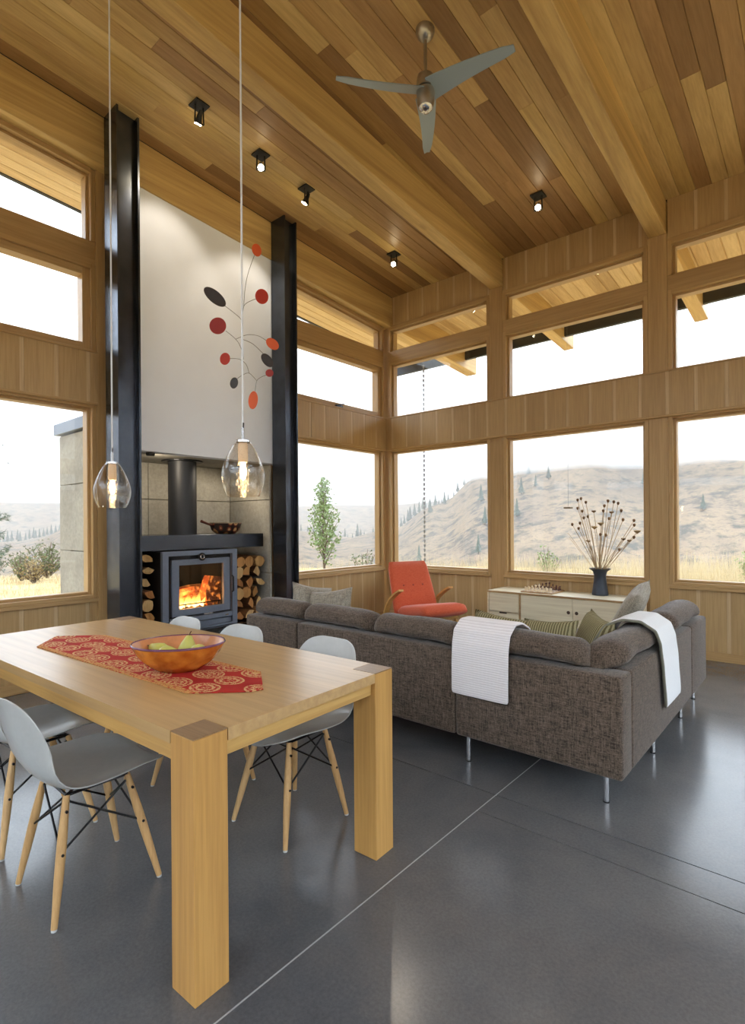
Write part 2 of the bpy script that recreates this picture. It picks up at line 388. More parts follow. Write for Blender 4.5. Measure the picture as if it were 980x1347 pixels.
# ------------------------------------------------------------------ ceiling: tongue-and-groove planks between beams
ceiling = struct('ceiling', 'sloping ceiling of golden fir planks')
roof = bmesh.new(); box(roof, -1.45, XR + 1.4, YR - 1.3, 2.0, CEIL + .035, CEIL + .3, m=shear())
obj('roof_deck', roof, 'gutter', ceiling)
def plank(x0, x1, y0, y1, mat, parent, name='plank', z0=CEIL, th=.03, c=.004):
    bm = bmesh.new()
    prof = [(x0 + .0008, z0 + th), (x0 + .0008, z0 + c), (x0 + c, z0), (x1 - c, z0), (x1 - .0008, z0 + c), (x1 - .0008, z0 + th)]
    prism(bm, prof, y0, y1, m=lambda a, b, h: (a, h, b - S * h))
    return obj(name, bm, mat, parent)
PW = .135
x = .14; k = 0
rp = random.Random(3)
while x < XR - .02:
    x1 = min(x + PW, XR)
    cuts = [YR]; y = YR + rp.uniform(1.2, 3.2)
    while y < -.9: cuts.append(y); y += rp.uniform(1.8, 3.6)
    cuts.append(0.0)
    for a, b in zip(cuts, cuts[1:]): plank(x, x1, a + .0008, b - .0008, 'ceiling_fir', ceiling)
    x = x1
# soffit outside
soffit = struct('ceiling_soffit', 'pale fir plank soffit under the roof overhang outside')
x = -1.42
while x < XR:
    x1 = x + .15
    if x1 < -.05: plank(x, x1, YR, 1.98, 'soffit_fir', soffit, 'soffit_plank', c=.010)
    else: plank(x, x1, .16, 1.98, 'soffit_fir', soffit, 'soffit_plank', c=.010)
    x = x1
def beam(x0, x1, z0, y0, y1, label, name='ceiling_beam', zt=CEIL):
    bm = bmesh.new(); box(bm, x0, x1, y0, y1, z0, zt, m=shear())
    bmesh.ops.bevel(bm, geom=list(bm.edges), offset=.006, segments=1, affect='EDGES')
    return tag(obj(name, bm, 'beam_fir'), label, 'beam')
beam(1.70, 1.86, BEAM, YR, 2.4, 'fir ceiling beam resting on post between first and second back windows')
beam(3.50, 3.66, BEAM, YR, 2.4, 'fir ceiling beam resting on post right of the vase window')
beam(5.29, 5.45, BEAM, YR, 2.4, 'fir ceiling beam whose cut tail shows outside the rightmost back window')
beam(-.06, .14, EDGE, YR, 2.4, 'deep fir edge beam running above the steel columns and white fireplace wall', 'edge_beam')

# ------------------------------------------------------------------ walls
# a wall frame maps (a, b, z): a along the wall, b outwards, z up
FB = lambda a, b, z: (a, b, z)                # back wall, y = b
FL = lambda a, b, z: (-b, a, z)               # left wall, x = -b
FR = lambda a, b, z: (XR + b, a, z)           # right wall
FN = lambda a, b, z: (a, YR - b, z)           # rear wall
AX = {FB: 'x', FL: 'y', FR: 'y', FN: 'x'}
def bar(name, F, a0, a1, b0, b1, z0, z1, mat, parent, bev=.003):
    return obj(name, bx(a0, a1, b0, b1, z0, z1, m=F, bev=bev, seg=1), mat, parent)
def skew(name, F, a0, a1, b0, b1, zlo, zhi, mat, parent):
    """piece whose lower and upper edges follow functions of a"""
    bm = bmesh.new()
    vs = [bm.verts.new(F(a, b, zf(a))) for a in (a0, a1) for b in (b0, b1) for zf in (zlo, zhi)]
    for f in ((0, 1, 3, 2), (4, 6, 7, 5), (0, 4, 5, 1), (2, 3, 7, 6), (0, 2, 6, 4), (1, 5, 7, 3)): bm.faces.new([vs[i] for i in f])
    return obj(name, bm, mat, parent)
WN = [0]
def window(F, a0, a1, z0, z1, label, zt=None, sash=False, cas=.04, b0=-.02, reveal=.075, crank=None, bottom=True):
    WN[0] += 1; w = struct('window_%d' % WN[0], label); ax = 'trim_fir_' + AX[F]
    top = zt if zt else (lambda a: z1)
    # outer casing
    bar('window_jamb', F, a0, a0 + cas, b0, .13, z0, top(a0) - .002 if not zt else min(top(a0), top(a1)) - .01, 'trim_fir_z', w)
    bar('window_jamb', F, a1 - cas, a1, b0, .13, z0, top(a1) - .002 if not zt else min(top(a0), top(a1)) - .01, 'trim_fir_z', w)
    skew('window_head', F, a0 + cas, a1 - cas, b0, .13, lambda a: top(a) - cas, top, ax, w)
    if bottom: bar('window_sill', F, a0 + cas, a1 - cas, b0 - .012, .13, z0, z0 + .032, ax, w)
    # inner stop, set back
    i0, i1, zb = a0 + cas, a1 - cas, z0 + (.032 if bottom else 0)
    s = .024; sb0, sb1 = .03, .12
    if sash:
        s = .062; sb0 = .01
    bar('window_stop', F, i0, i0 + s, sb0, sb1, zb, min(top(i0), top(i1)) - cas - .001, 'trim_fir_z', w)
    bar('window_stop', F, i1 - s, i1, sb0, sb1, zb, min(top(i0), top(i1)) - cas - .001, 'trim_fir_z', w)
    skew('window_stop', F, i0 + s, i1 - s, sb0, sb1, lambda a: top(a) - cas - s, lambda a: top(a) - cas, ax, w)
    bar('window_stop', F, i0 + s, i1 - s, sb0, sb1, zb, zb + s, ax, w)
    skew('window_pane', F, i0 + s - .006, i1 - s + .006, .072, .078, lambda a: zb + s - .006, lambda a: top(a) - cas - s + .006, 'window_glass', w)
    if crank is not None:
        P = F(crank, -.02, zb + .03)
        h = obj('window_crank', TU([F(crank - .07, -.012, zb + .02), F(crank, -.03, zb + .035), F(crank + .05, -.03, zb + .05)], .008), 'wire_black', w)
        obj('crank_plate', bx(crank - .08, crank + .05, -.02, .012, zb + .005, zb + .03, m=F, bev=.003), 'black_steel', w)
    return w
def boards(F, a0, a1, b0, b1, z0, zt, parent, start, step=.25, strip=.03):
    """vertical fir boards with a paler strip between neighbours"""
    top = zt if callable(zt) else (lambda a: zt)
    k0 = math.floor((a0 - start) / step)
    cur = a0; k = k0
    while cur < a1 - 1e-4:
        nxt = start + (k + 1) * step; k += 1
        be = min(nxt - strip / 2, a1); se = min(nxt + strip / 2, a1)
        if be - cur > .004: skew('board', F, cur + .0006, be - .0006, b0, b1, lambda a: z0, top, 'panel_fir', parent)
        be = max(be, cur)
        if se - be > .004: skew('reveal_strip', F, be, se, b0 + .002, b1, lambda a: z0, top, 'strip_fir', parent)
        cur = max(cur, se)
ZS, ZB0, ZB1, ZM0, ZM1 = .70, 2.405, 2.835, 3.655, 3.80     # sill, band bottom/top, mid rail bottom/top
SB0 = 1.918 - .25 * 8                                     # board seams on the back wall

wb = struct('wall_back', 'fir-clad back wall of posts, boards and a broad horizontal band')
bays = [(.07, 1.69), (1.87, 3.49), (3.67, 5.28), (5.46, XR)]
for a, b in POSTS: bar('post', FB, a, b, -.02, .15, 0, BEAM, 'trim_fir_z', wb, .005)
bar('corner_post', FB, -.07, .07, 0.0, .15, 0, EDGE, 'trim_fir_z', wb, .004)
for a, b in bays:
    boards(FB, a, b, .0, .14, .0, ZS - .012, wb, SB0)
    bar('base_rail', FB, a, b, -.012, .0, 0, .085, 'trim_fir_x', wb)
    bar('stool', FB, a, b, -.035, .0, ZS - .03, ZS, 'trim_fir_x', wb)
    bar('mid_rail', FB, a, b, -.012, .14, ZM0, ZM1, 'trim_fir_x', wb)
    # frieze up to the ceiling between the beams
    boards(FB, a + (.0 if a > .1 else .07), b, .0, .14, EDGE, CEIL, wb, SB0)
    bar('frieze_trim', FB, a, b, -.014, .0, EDGE - .005, EDGE + .022, 'trim_fir_x', wb)
boards(FB, -.0, XR, -.05, .13, ZB0, ZB1, wb, SB0)
bar('band_cap', FB, 0, XR, -.062, .0, ZB1, ZB1 + .018, 'trim_fir_x', wb)
bar('band_lip', FB, 0, XR, -.06, .0, ZB0 - .022, ZB0, 'trim_fir_x', wb)
names = ['in the corner by the orange chair', 'behind the vase of dried flowers', 'right of the sideboard', 'past the last post at the right wall']
for (a, b), nm in zip(bays, names):
    window(FB, a, b, ZS, ZB0, 'large fixed picture window ' + nm)
    window(FB, a, b, ZB1, ZM0, 'upper transom window above the band ' + nm, bottom=False)
    window(FB, a, b, ZM1, EDGE, 'narrow top clerestory window ' + nm, bottom=False)

wl = struct('wall_left', 'fir-clad left wall with windows either side of the fireplace')
def left_bay(y0, y1, txt, crank=None, start=0.0):
    boards(FL, y0, y1, 0, .14, 0, ZS - .012, wl, start)
    bar('stool', FL, y0, y1, -.035, .0, ZS - .03, ZS, 'trim_fir_y', wl)
    bar('base_rail', FL, y0, y1, -.012, .0, 0, .085, 'trim_fir_y', wl)
    boards(FL, y0, y1, -.05, .13, ZB0, ZB1, wl, start)
    bar('band_cap', FL, y0, y1, -.06, .0, ZB1, ZB1 + .016, 'trim_fir_y', wl)
    bar('band_lip', FL, y0, y1, -.06, .0, ZB0 - .022, ZB0, 'trim_fir_y', wl)
    bar('mid_rail', FL, y0, y1, -.012, .14, 3.62, ZM1 + .02, 'trim_fir_y', wl)
    window(FL, y0, y1, ZS, ZB0, 'large fixed picture window ' + txt)
    window(FL, y0, y1, ZB1, 3.62, 'upper awning sash window ' + txt, sash=True, crank=crank)
    window(FL, y0, y1, ZM1 + .02, 0, 'wedge-shaped top clerestory window ' + txt, zt=lambda a: cz(a, EDGE), bottom=False)
left_bay(-1.86, -.05, 'between the fireplace and the corner', crank=-.95, start=-.517 - .25 * 8)
left_bay(-5.80, -4.03, 'left of the fireplace beside the dining table', start=-4.36 - .25 * 8)
left_bay(-7.62, -5.98, 'beyond the dining table', start=-6.1)
for a, b in ((-4.03, -3.86), (-2.0, -1.86), (-5.98, -5.80), (-7.8, -7.62)):
    skew('post', FL, a, b, -.03, .15, lambda y: 0, lambda y: cz(y, EDGE), 'trim_fir_z', wl)
skew('rear_panel', FL, YR, -7.8, 0, .14, lambda y: 0, lambda y: cz(y, EDGE), 'panel_fir', wl)

# walls behind and right of the camera: unseen, glazing added for daylight, same fir framing
wr = struct('wall_right', 'unseen right wall with fir posts, glazing added for daylight'); wq = struct('wall_rear', 'unseen rear wall with fir posts, glazing added for daylight')
for i in range(5):
    y0 = YR + .1 + i * 1.82; y1 = y0 + 1.66
    window(FR, y0, y1, .12, 2.5, 'added tall picture window of the unseen right wall, bay %s from the rear' % ['first', 'second', 'third', 'fourth', 'last'][i])
    window(FR, y0, y1, 2.7, 4.1, 'added high window of the unseen right wall, bay %s from the rear' % ['first', 'second', 'third', 'fourth', 'last'][i])
    bar('sill_panel', FR, y0, y1, 0, .14, 0, .12, 'panel_fir', wr); bar('band_panel', FR, y0, y1, 0, .14, 2.5, 2.7, 'panel_fir', wr)
    skew('frieze_panel', FR, y0, y1, 0, .14, lambda y: 4.1, lambda y: cz(y), 'panel_fir', wr)
    skew('post', FR, y1, y1 + .16, -.02, .15, lambda y: 0, lambda y: cz(y), 'trim_fir_z', wr)
skew('post', FR, YR, YR + .1, -.02, .15, lambda y: 0, lambda y: cz(y), 'trim_fir_z', wr)
for i in range(4):
    x0 = .1 + i * 1.78; x1 = x0 + 1.6
    window(FN, x0, x1, .12, 2.5, 'added tall picture window of the unseen rear wall, bay %s from the left wall' % ['first', 'second', 'third', 'fourth'][i])
    window(FN, x0, x1, 2.7, 4.9, 'added high window of the unseen rear wall, bay %s from the left wall' % ['first', 'second', 'third', 'fourth'][i])
    bar('sill_panel', FN, x0, x1, 0, .14, 0, .12, 'panel_fir', wq); bar('band_panel', FN, x0, x1, 0, .14, 2.5, 2.7, 'panel_fir', wq)
    bar('frieze_panel', FN, x0, x1, 0, .14, 4.9, cz(YR), 'panel_fir', wq)
    bar('post', FN, x1, x1 + .18, -.02, .15, 0, cz(YR), 'trim_fir_z', wq)
bar('post', FN, -.05, .1, -.02, .15, 0, cz(YR), 'trim_fir_z', wq)
bb = struct('baseboard_back', 'fir baseboard along the back wall')
for a, b in bays: bar('baseboard', FB, a, b, -.02, -.012, 0, .07, 'trim_fir_x', bb, .002)

# ------------------------------------------------------------------ fireplace wall
wf = struct('wall_fireplace', 'white chimney breast over a concrete fireplace recess')
bm = bmesh.new()
vs = [bm.verts.new((x, y, z)) for y in (-3.86, -2.0) for x in (0.0, .13) for z in (2.02, cz(y, EDGE) - .002)]
for f in ((0, 1, 3, 2), (4, 6, 7, 5), (0, 4, 5, 1), (2, 3, 7, 6), (0, 2, 6, 4), (1, 5, 7, 3)): bm.faces.new([vs[i] for i in f])
obj('white_panel', bm, 'white_wall', wf)
CM = 'concrete_wall'
obj('back_core', bx(-1.05, -.80, -3.95, -1.98, -.4, 2.24), CM, wf)
obj('top_slab', bx(-.80, 0.0, -3.86, -2.10, 2.025, 2.24), CM, wf)
obj('side_core', bx(-.80, -.14, -3.93, -3.885, -.4, 2.24), CM, wf)
obj('side_core', bx(-.80, -.14, -2.09, -1.98, -.4, 2.24), CM, wf)
g = .004
ysx = [-3.885, -3.17, -2.62, -2.12]; zs = [0, .78, 1.62, 2.022]
for a, b in zip(ysx, ysx[1:]):
    for c, d in zip(zs, zs[1:]): obj('concrete_panel', bx(-.80, -.77, a + g, b - g, c + g, d - g, bev=.002, seg=1), CM, wf)
for c, d in zip(zs, zs[1:]):
    obj('concrete_panel', bx(-.77, .0, -2.12 + .001, -2.09, c + g, d - g, bev=.002, seg=1), CM, wf)
    obj('concrete_panel', bx(-.77, .0, -3.885, -3.86, c + g, d - g, bev=.002, seg=1), CM, wf)
for c, d in zip([-.4, 1.09, 1.74], [1.09, 1.74, 2.24]): obj('concrete_panel', bx(-1.05, -.14, -3.96, -3.93, c + g, d - g, bev=.003, seg=1), CM, wf)
obj('cap_flashing', bx(-1.09, -.13, -4.0, -1.94, 2.25, 2.36, bev=.004, seg=1), 'zinc_cap', wf)
d = LA([(.0, -.03), (.035, -.03), (.04, -.02), (.04, 0)], 16, c=(.03, -3.55, 2.02)); obj('recess_downlight', d, 'fixture_black', wf)
lamp('recess_light', 'SPOT', (.0, -3.55, 1.985), 8, (1, .85, .65), None, .03, 150, (-.5, -2.9, 1.2))
d = LA([(.0, -.03), (.035, -.03), (.04, -.02), (.04, 0)], 16, c=(-.15, -2.4, 2.02)); obj('recess_downlight', d, 'fixture_black', wf)
lamp('recess_light', 'SPOT', (-.15, -2.4, 1.985), 7, (1, .85, .65), None, .03, 150, (-.5, -2.6, 1.2))

def hcolumn(y0, y1, x0, x1, label):
    c = thing('steel_column', label, 'column', ((x0 + x1) / 2, (y0 + y1) / 2, 0))
    tf = .016
    zf = lambda y: cz(y) - .001
    def part(n, xa, xb, ya, yb):
        bm = bmesh.new(); vs = [bm.verts.new((x, y, z)) for y in (ya, yb) for x in (xa, xb) for z in (0.001, zf(y) - .003)]
        for f in ((0, 1, 3, 2), (4, 6, 7, 5), (0, 4, 5, 1), (2, 3, 7, 6), (0, 2, 6, 4), (1, 5, 7, 3)): bm.faces.new([vs[i] for i in f])
        obj(n, bm, 'black_steel', c, world=True)
    part('flange', x0, x1, y0, y0 + tf); part('flange', x0, x1, y1 - tf, y1)
    xm = x1 - .062; part('web', xm - .006, xm + .006, y0 + tf, y1 - tf)
hcolumn(-4.005, -3.81, .145, .385, 'tall black steel column left of the fireplace, beside the dining table')
hcolumn(-2.185, -2.005, .145, .37, 'tall black steel column right of the fireplace, behind the sofa')

tag(obj('hearth_plinth', bx(-.765, .10, -3.80, -2.19, .001, .275, bev=.004, seg=1), 'hearth_steel'), 'low glossy black steel hearth plinth under the stove', 'hearth')
tag(obj('mantel_shelf', bx(-.765, -.03, -3.855, -2.185, 1.085, 1.235, bev=.004, seg=1), 'black_steel'), 'thick black steel mantel shelf above the wood stove', 'shelf')

# wood stove
st = thing('wood_stove', 'grey steel wood stove with a burning fire behind glass', 'stove', (-.3, -3.005, .277))
def sp(n, a, mat, bev=.004, **k): return obj(n, bx(*a, bev=bev, seg=1), mat, st, world=True)
Y0, Y1 = -3.43, -2.58; ZA, ZT = .278, 1.075
bm = bmesh.new()
box(bm, -.62, -.6, Y0, Y1, ZA, ZT); box(bm, -.6, -.02, Y0, Y0 + .05, ZA, ZT); box(bm, -.6, -.02, Y1 - .05, Y1, ZA, ZT)
box(bm, -.6, -.02, Y0 + .05, Y1 - .05, ZT - .05, ZT); box(bm, -.6, -.02, Y0 + .05, Y1 - .05, ZA, ZA + .17)
obj('firebox', bm, 'firebox', st, world=True)
bm = bmesh.new()
for a in ((Y0, Y1, ZT - .045, ZT), (Y0, Y1, ZA, ZA + .02), (Y0, Y0 + .06, ZA + .02, ZT - .045), (Y1 - .06, Y1, ZA + .02, ZT - .045)): box(bm, -.02, .02, *a)
obj('front_frame', bm, 'stove_steel', st, world=True)
DY0, DY1, DZ0, DZ1 = Y0 + .095, Y1 - .095, ZA + .155, ZT - .085
door = bmesh.new(); w = .075
for a in ((DY0, DY1, DZ1 - .055, DZ1), (DY0, DY1, DZ0, DZ0 + .065), (DY0, DY0 + w, DZ0 + .065, DZ1 - .055), (DY1 - w, DY1, DZ0 + .065, DZ1 - .055)): box(door, -.015, .022, *a)
dr = obj('stove_door', door, 'stove_steel', st, world=True)
obj('door_glass', bx(-.006, .004, DY0 + w - .004, DY1 - w + .004, DZ0 + .06, DZ1 - .05), 'stove_glass', dr, world=True)
obj('door_handle', TU([(.022, DY1 + .03, .62), (.045, DY1 + .03, .63), (.045, DY1 + .03, .78), (.022, DY1 + .03, .79)], .008), 'stove_dark', dr, world=True)
ym = (Y0 + Y1) / 2
mx_ = lambda x, y, z: Matrix.Translation((x, y, z)) @ Matrix.Rotation(radians(90), 4, 'Y')
bm = LA([(0, .014), (.028, .014), (.03, .01), (.04, .01), (.042, .004), (.042, 0)], 24); bm.transform(mx_(.016, ym, ZT - .065)); e_ = obj('emblem', bm, 'stove_dark', st, smooth=True, world=True)
bm = LA([(.016, .017), (.022, .02), (.026, .017)], 20); bm.transform(mx_(.014, ym, ZT - .065)); obj('emblem_ring', bm, 'chrome', e_, smooth=True, world=True)
sp('vent_bar', (-.02, .03, Y0 + .07, Y1 - .07, ZA + .085, ZA + .135), 'stove_steel')
sp('ash_drawer', (-.02, .012, Y0 + .07, Y1 - .07, ZA + .022, ZA + .075), 'stove_steel')
sp('maker_plate', (.03, .032, Y1 - .16, Y1 - .12, ZA + .1, ZA + .112), 'chrome', .0005)
sp('damper_slide', (.0, .028, ym + .02, ym + .12, ZA + .139, ZA + .151), 'chrome', .002)
bm = bmesh.new(); tube(bm, [(-.04, DY0 + w - .01, DZ0 + .1), (-.04, DY1 - w + .01, DZ0 + .1)], .006)
for f_ in (.2, .62, .95): yy = DY0 + w + (DY1 - DY0 - 2 * w) * f_; tube(bm, [(-.04, yy, DZ0 + .03), (-.04, yy, DZ0 + .1)], .006)
obj('log_rail', bm, 'stove_dark', st, world=True)
for (a, b, rr, zz) in (((-.35, -3.28), (-.28, -2.75), .07, DZ0 + .08), ((-.2, -3.2), (-.42, -2.76), .055, DZ0 + .2)):
    obj('burning_log', TU([(a[0], a[1], zz), ((a[0] + b[0]) / 2, (a[1] + b[1]) / 2, zz + .01), (b[0], b[1], zz)], rr, 9), 'ember_log', st, world=True)
bm = bmesh.new(); prism(bm, [(-2.86, DZ0 + .05), (-2.70, DZ0 + .05), (-2.69, DZ0 + .34), (-2.82, DZ0 + .36), (-2.88, DZ0 + .2)], -.24, -.12, m=lambda a, b, h: (h, a, b)); obj('burning_log', bm, 'ember_log', st, world=True)
rf = random.Random(11)
for i in range(11):
    y = -3.27 + i * .036 + rf.uniform(-.01, .01); h = rf.uniform(.12, .22) * (1 - abs(i - 4) * .05); x = rf.uniform(-.2, -.1); wv = rf.uniform(.026, .042)
    lean = rf.uniform(-.03, .03)
    bm = LA([(0, 0), (wv * .8, .015), (wv, h * .25), (wv * .7, h * .5), (wv * .34, h * .78), (0, h)], 8, sy=1, sx=.6)
    for v in bm.verts: v.co.y += lean * (v.co.z / h) ** 2 + sin(v.co.z * 40 + i) * .006
    bm.transform(Matrix.Translation((x, y, 0)))
    f_ = obj('flame', bm, 'flame', st, smooth=True); f_.location = (.3, 3.005, DZ0 + .05 - .277)
obj('flue_pipe', TU([(-.36, -3.0, 1.236), (-.36, -3.0, 2.02)],   .145, 28), 'flue_black', st, smooth=True, world=True)
obj('flue_collar', LA([(.147, -.012), (.21, -.012), (.21, 0)], 28, c=(-.36, -3.0, 2.018)), 'stove_dark', st, world=True)
sp('glow_stop', (-.024, -.021, Y0 + .055, Y0 + .1, ZA + .02, ZT - .04), 'stove_dark', 0); sp('glow_stop', (-.024, -.021, Y1 - .1, Y1 - .055, ZA + .02, ZT - .04), 'stove_dark', 0)  # dark strips added behind the door gap to block leaking firelight
sp('glow_stop', (-.024, -.021, Y0 + .1, Y1 - .1, ZT - .09, ZT - .04), 'stove_dark', 0); sp('glow_stop', (-.024, -.021, Y0 + .1, Y1 - .1, ZA + .02, ZA + .16), 'stove_dark', 0)
lamp('fire_glow', 'POINT', (-.16, -3.05, .60), 5, (1, .45, .13), st, .08)

# firewood: every log a thing; end faces towards the room
def log(y, z, r, seed, x0, x1, kind, label, group):
    rr = random.Random(seed); n = 9; poly = []
    if kind == 'round':
        for k in range(n): a = 2 * pi * k / n; q = r * rr.uniform(.9, 1.02); poly.append((cos(a) * q, sin(a) * q))
    else:                                  # split: a wedge of a round
        a0 = rr.uniform(0, 2 * pi); sp_ = radians(rr.uniform(80, 170)); cx, cy = cos(a0 + sp_ / 2) * r * .55, sin(a0 + sp_ / 2) * r * .55
        poly.append((-cx, -cy))
        for k in range(6): a = a0 + sp_ * k / 5; poly.append((cos(a) * r * rr.uniform(1.15, 1.25) - cx, sin(a) * r * rr.uniform(1.15, 1.25) - cy))
        mxr = max(sqrt(p[0] ** 2 + p[1] ** 2) for p in poly); poly = [(p[0] * r / mxr * 1.05, p[1] * r / mxr * 1.05) for p in poly]
    bm = bmesh.new()
    prism(bm, poly, 0, x1 - x0, m=lambda a, b, h: (h, a, b))
    for v in bm.verts: v.co.x += rr.uniform(-.008, .008)
    bm.normal_update()
    for f in bm.faces: f.material_index = 0 if abs(f.normal.x) > .7 else 1
    me_parent = obj('firewood_log', bm, ['log_end', 'log_bark'], None, recenter=False)
    me_parent.location = (x0, y, z)
    return tag(me_parent, label, 'firewood', group)
rl = random.Random(5)
sd = 100
z = .277; rowi = 0
posn = ['lowest', 'second', 'third', 'fourth', 'fifth', 'sixth', 'seventh', 'eighth']
while z < .97:
    for c in range(3):
        y = -2.495 + c * .133 + (.018 if rowi % 2 else -.012)
        sd += 1; kind = 'round' if rl.random() < .35 else 'split'
        log(y, z + .062, rl.uniform(.060, .070), sd, -.62, -.06 + rl.uniform(-.05, .03), kind, '%s log right of stove, %s row from hearth, %s' % (kind, posn[rowi], ['beside the stove', 'mid row', 'beside concrete wall'][c]), 'firewood right of the stove')
    z += .116; rowi += 1
z = .277; rowi = 0
while z < .97:
    for c in range(3):
        y = -3.785 + c * .128 + (.012 if rowi % 2 else -.008); sd += 1; kind = 'round' if rl.random() < .35 else 'split'
        log(y, z + .062, rl.uniform(.056, .066), sd, -.62, -.08 + rl.uniform(-.05, .03), kind, '%s log left of stove, %s row from hearth, %s' % (kind, posn[rowi], ['beside the column', 'mid row', 'beside the stove'][c]), 'firewood left of the stove')
    z += .112; rowi += 1

# painted dish with a carved handle on the mantel
dt = thing('painted_dish', 'round dark wooden dish painted with cream and rust circles', 'dish', (-.2, -2.575, 1.236))
obj('dish_bowl', LA([(0, 0), (.10, 0), (.15, .04), (.175, .115), (.165, .115), (.14, .045), (0, .012)], 28), 'roundel_print', dt, smooth=True)
obj('dish_lip', LA([(.162, .115), (.17, .124), (.178, .115), (.17, .112)], 28), 'vase_rim', dt, smooth=True)
ld = TU([(-.2, -2.62, 1.30), (-.18, -2.74, 1.325), (-.18, -2.82, 1.35), (-.18, -2.89, 1.375)], .012, 8, radii=[.012, .01, .012, .016])
tag(obj('wooden_ladle', ld, 'chess_dark', smooth=True), 'dark wooden ladle leaning out of the painted dish', 'ladle')

# ------------------------------------------------------------------ dining table
TR = radians(2.6); TX, TY = 3.58, -5.236
tb = thing('dining_table', 'solid oak dining table with thick square corner legs', 'table', (TX, TY, 0), TR)
TL, TW, LG, TH = 2.12, .93, .114, .037
e = LG + .002
poly = [(-TL + .0, e), (-TL + e, e), (-TL + e, 0), (-e, 0), (-e, e), (0, e), (0, TW - e), (-e, TW - e), (-e, TW), (-TL + e, TW), (-TL + e, TW - e), (-TL, TW - e)]
bm = bmesh.new(); prism(bm, poly, .740 - TH, .740)
obj('tabletop', bm, 'oak_top', tb)
for (a, b) in ((-LG, 0), (-LG, TW - LG), (-TL, 0), (-TL, TW - LG)):
    l_ = obj('leg', bx(a, a + LG, b, b + LG, 0, .7365, bev=.002, seg=1), 'oak_leg', tb)
    obj('leg_end_grain', bx(a + .001, a + LG - .001, b + .001, b + LG - .001, .7365, .7405), 'oak_end', l_)
obj('long_apron', bx(-TL + LG, -LG, .004, .03, .655, .740 - TH, bev=.002, seg=1), 'oak_rail', tb)
obj('long_apron', bx(-TL + LG, -LG, TW - .03, TW - .004, .655, .740 - TH, bev=.002, seg=1), 'oak_rail', tb)
obj('end_apron', bx(-.045, -.02, LG, TW - LG, .652, .740 - TH, bev=.002, seg=1), 'oak_rail_y', tb)
obj('end_apron', bx(-TL + .02, -TL + .045, LG, TW - LG, .652, .740 - TH, bev=.002, seg=1), 'oak_rail_y', tb)

# runner with pointed ends
rn = bmesh.new(); h = .168; Lr = .62
pr_ = [(-.81, 0), (-Lr, h), (Lr, h), (.80, .02), (.79, -.02), (Lr, -h), (-Lr, -h)]
prism(rn, pr_, 0, .003)
ro = obj('table_runner', rn, 'runner_print', recenter=False); ro.location = (2.57, -4.905, .7412); ro.rotation_euler = (0, 0, TR + radians(1.2))
tag(ro, 'red and gold printed cloth runner with pointed ends on the dining table', 'table runner')

# fruit bowl and pears
bw = thing('fruit_bowl', 'oval amber glass bowl holding pears on the red runner', 'bowl', (2.885, -4.885, .7445), radians(46))
SXB, SYB = 1.0, .80
prof = [(.0, 0), (.085, 0), (.13, .03), (.165, .07), (.185, .108)]
obj('bowl_body', LA(prof, 36, sx=SXB, sy=SYB), 'amber_bowl', bw, smooth=True, ang=180)
obj('bowl_lining', LA([(.0, .008), (.08, .008), (.124, .034), (.159, .073), (.180, .108)], 36, sx=SXB, sy=SYB), 'bowl_inside', bw, smooth=True, ang=180)
obj('rim', LA([(.179, .106), (.183, .1125), (.1865, .106), (.183, .103)], 36, sx=SXB, sy=SYB), 'bowl_rim', bw, smooth=True, ang=180)
pears = [((2.87, -4.93, .785), 20, 75, 'green pear lying on its side in the amber bowl, stem to the table end'), ((2.965, -4.845, .79), 150, 80, 'green pear lying across the far end of the amber bowl'), ((2.865, -4.835, .79), 60, 8, 'green pear standing upright in the amber bowl'), ((2.80, -4.92, .785), 200, 70, 'green pear against the near rim of the amber bowl'), ((2.925, -4.91, .775), 300, 85, 'green pear half hidden in the middle of the amber bowl')]
for (p, rz, tilt, lab) in pears:
    pt = thing('pear', lab, 'pear', p, radians(rz), 'pears in the bowl'); pt.rotation_euler = (0, radians(tilt), radians(rz)); pt.location.z += .024
    obj('pear_body', LA([(0, -.034), (.02, -.032), (.035, -.014), (.037, .003), (.028, .025), (.018, .042), (.012, .054), (0, .057)], 16), 'pear', pt, smooth=True, ang=180)
    obj('pear_stem', TU([(0, 0, .055), (.002, 0, .066), (.006, 0, .075)], .0022, 6), 'pear_stem', pt)

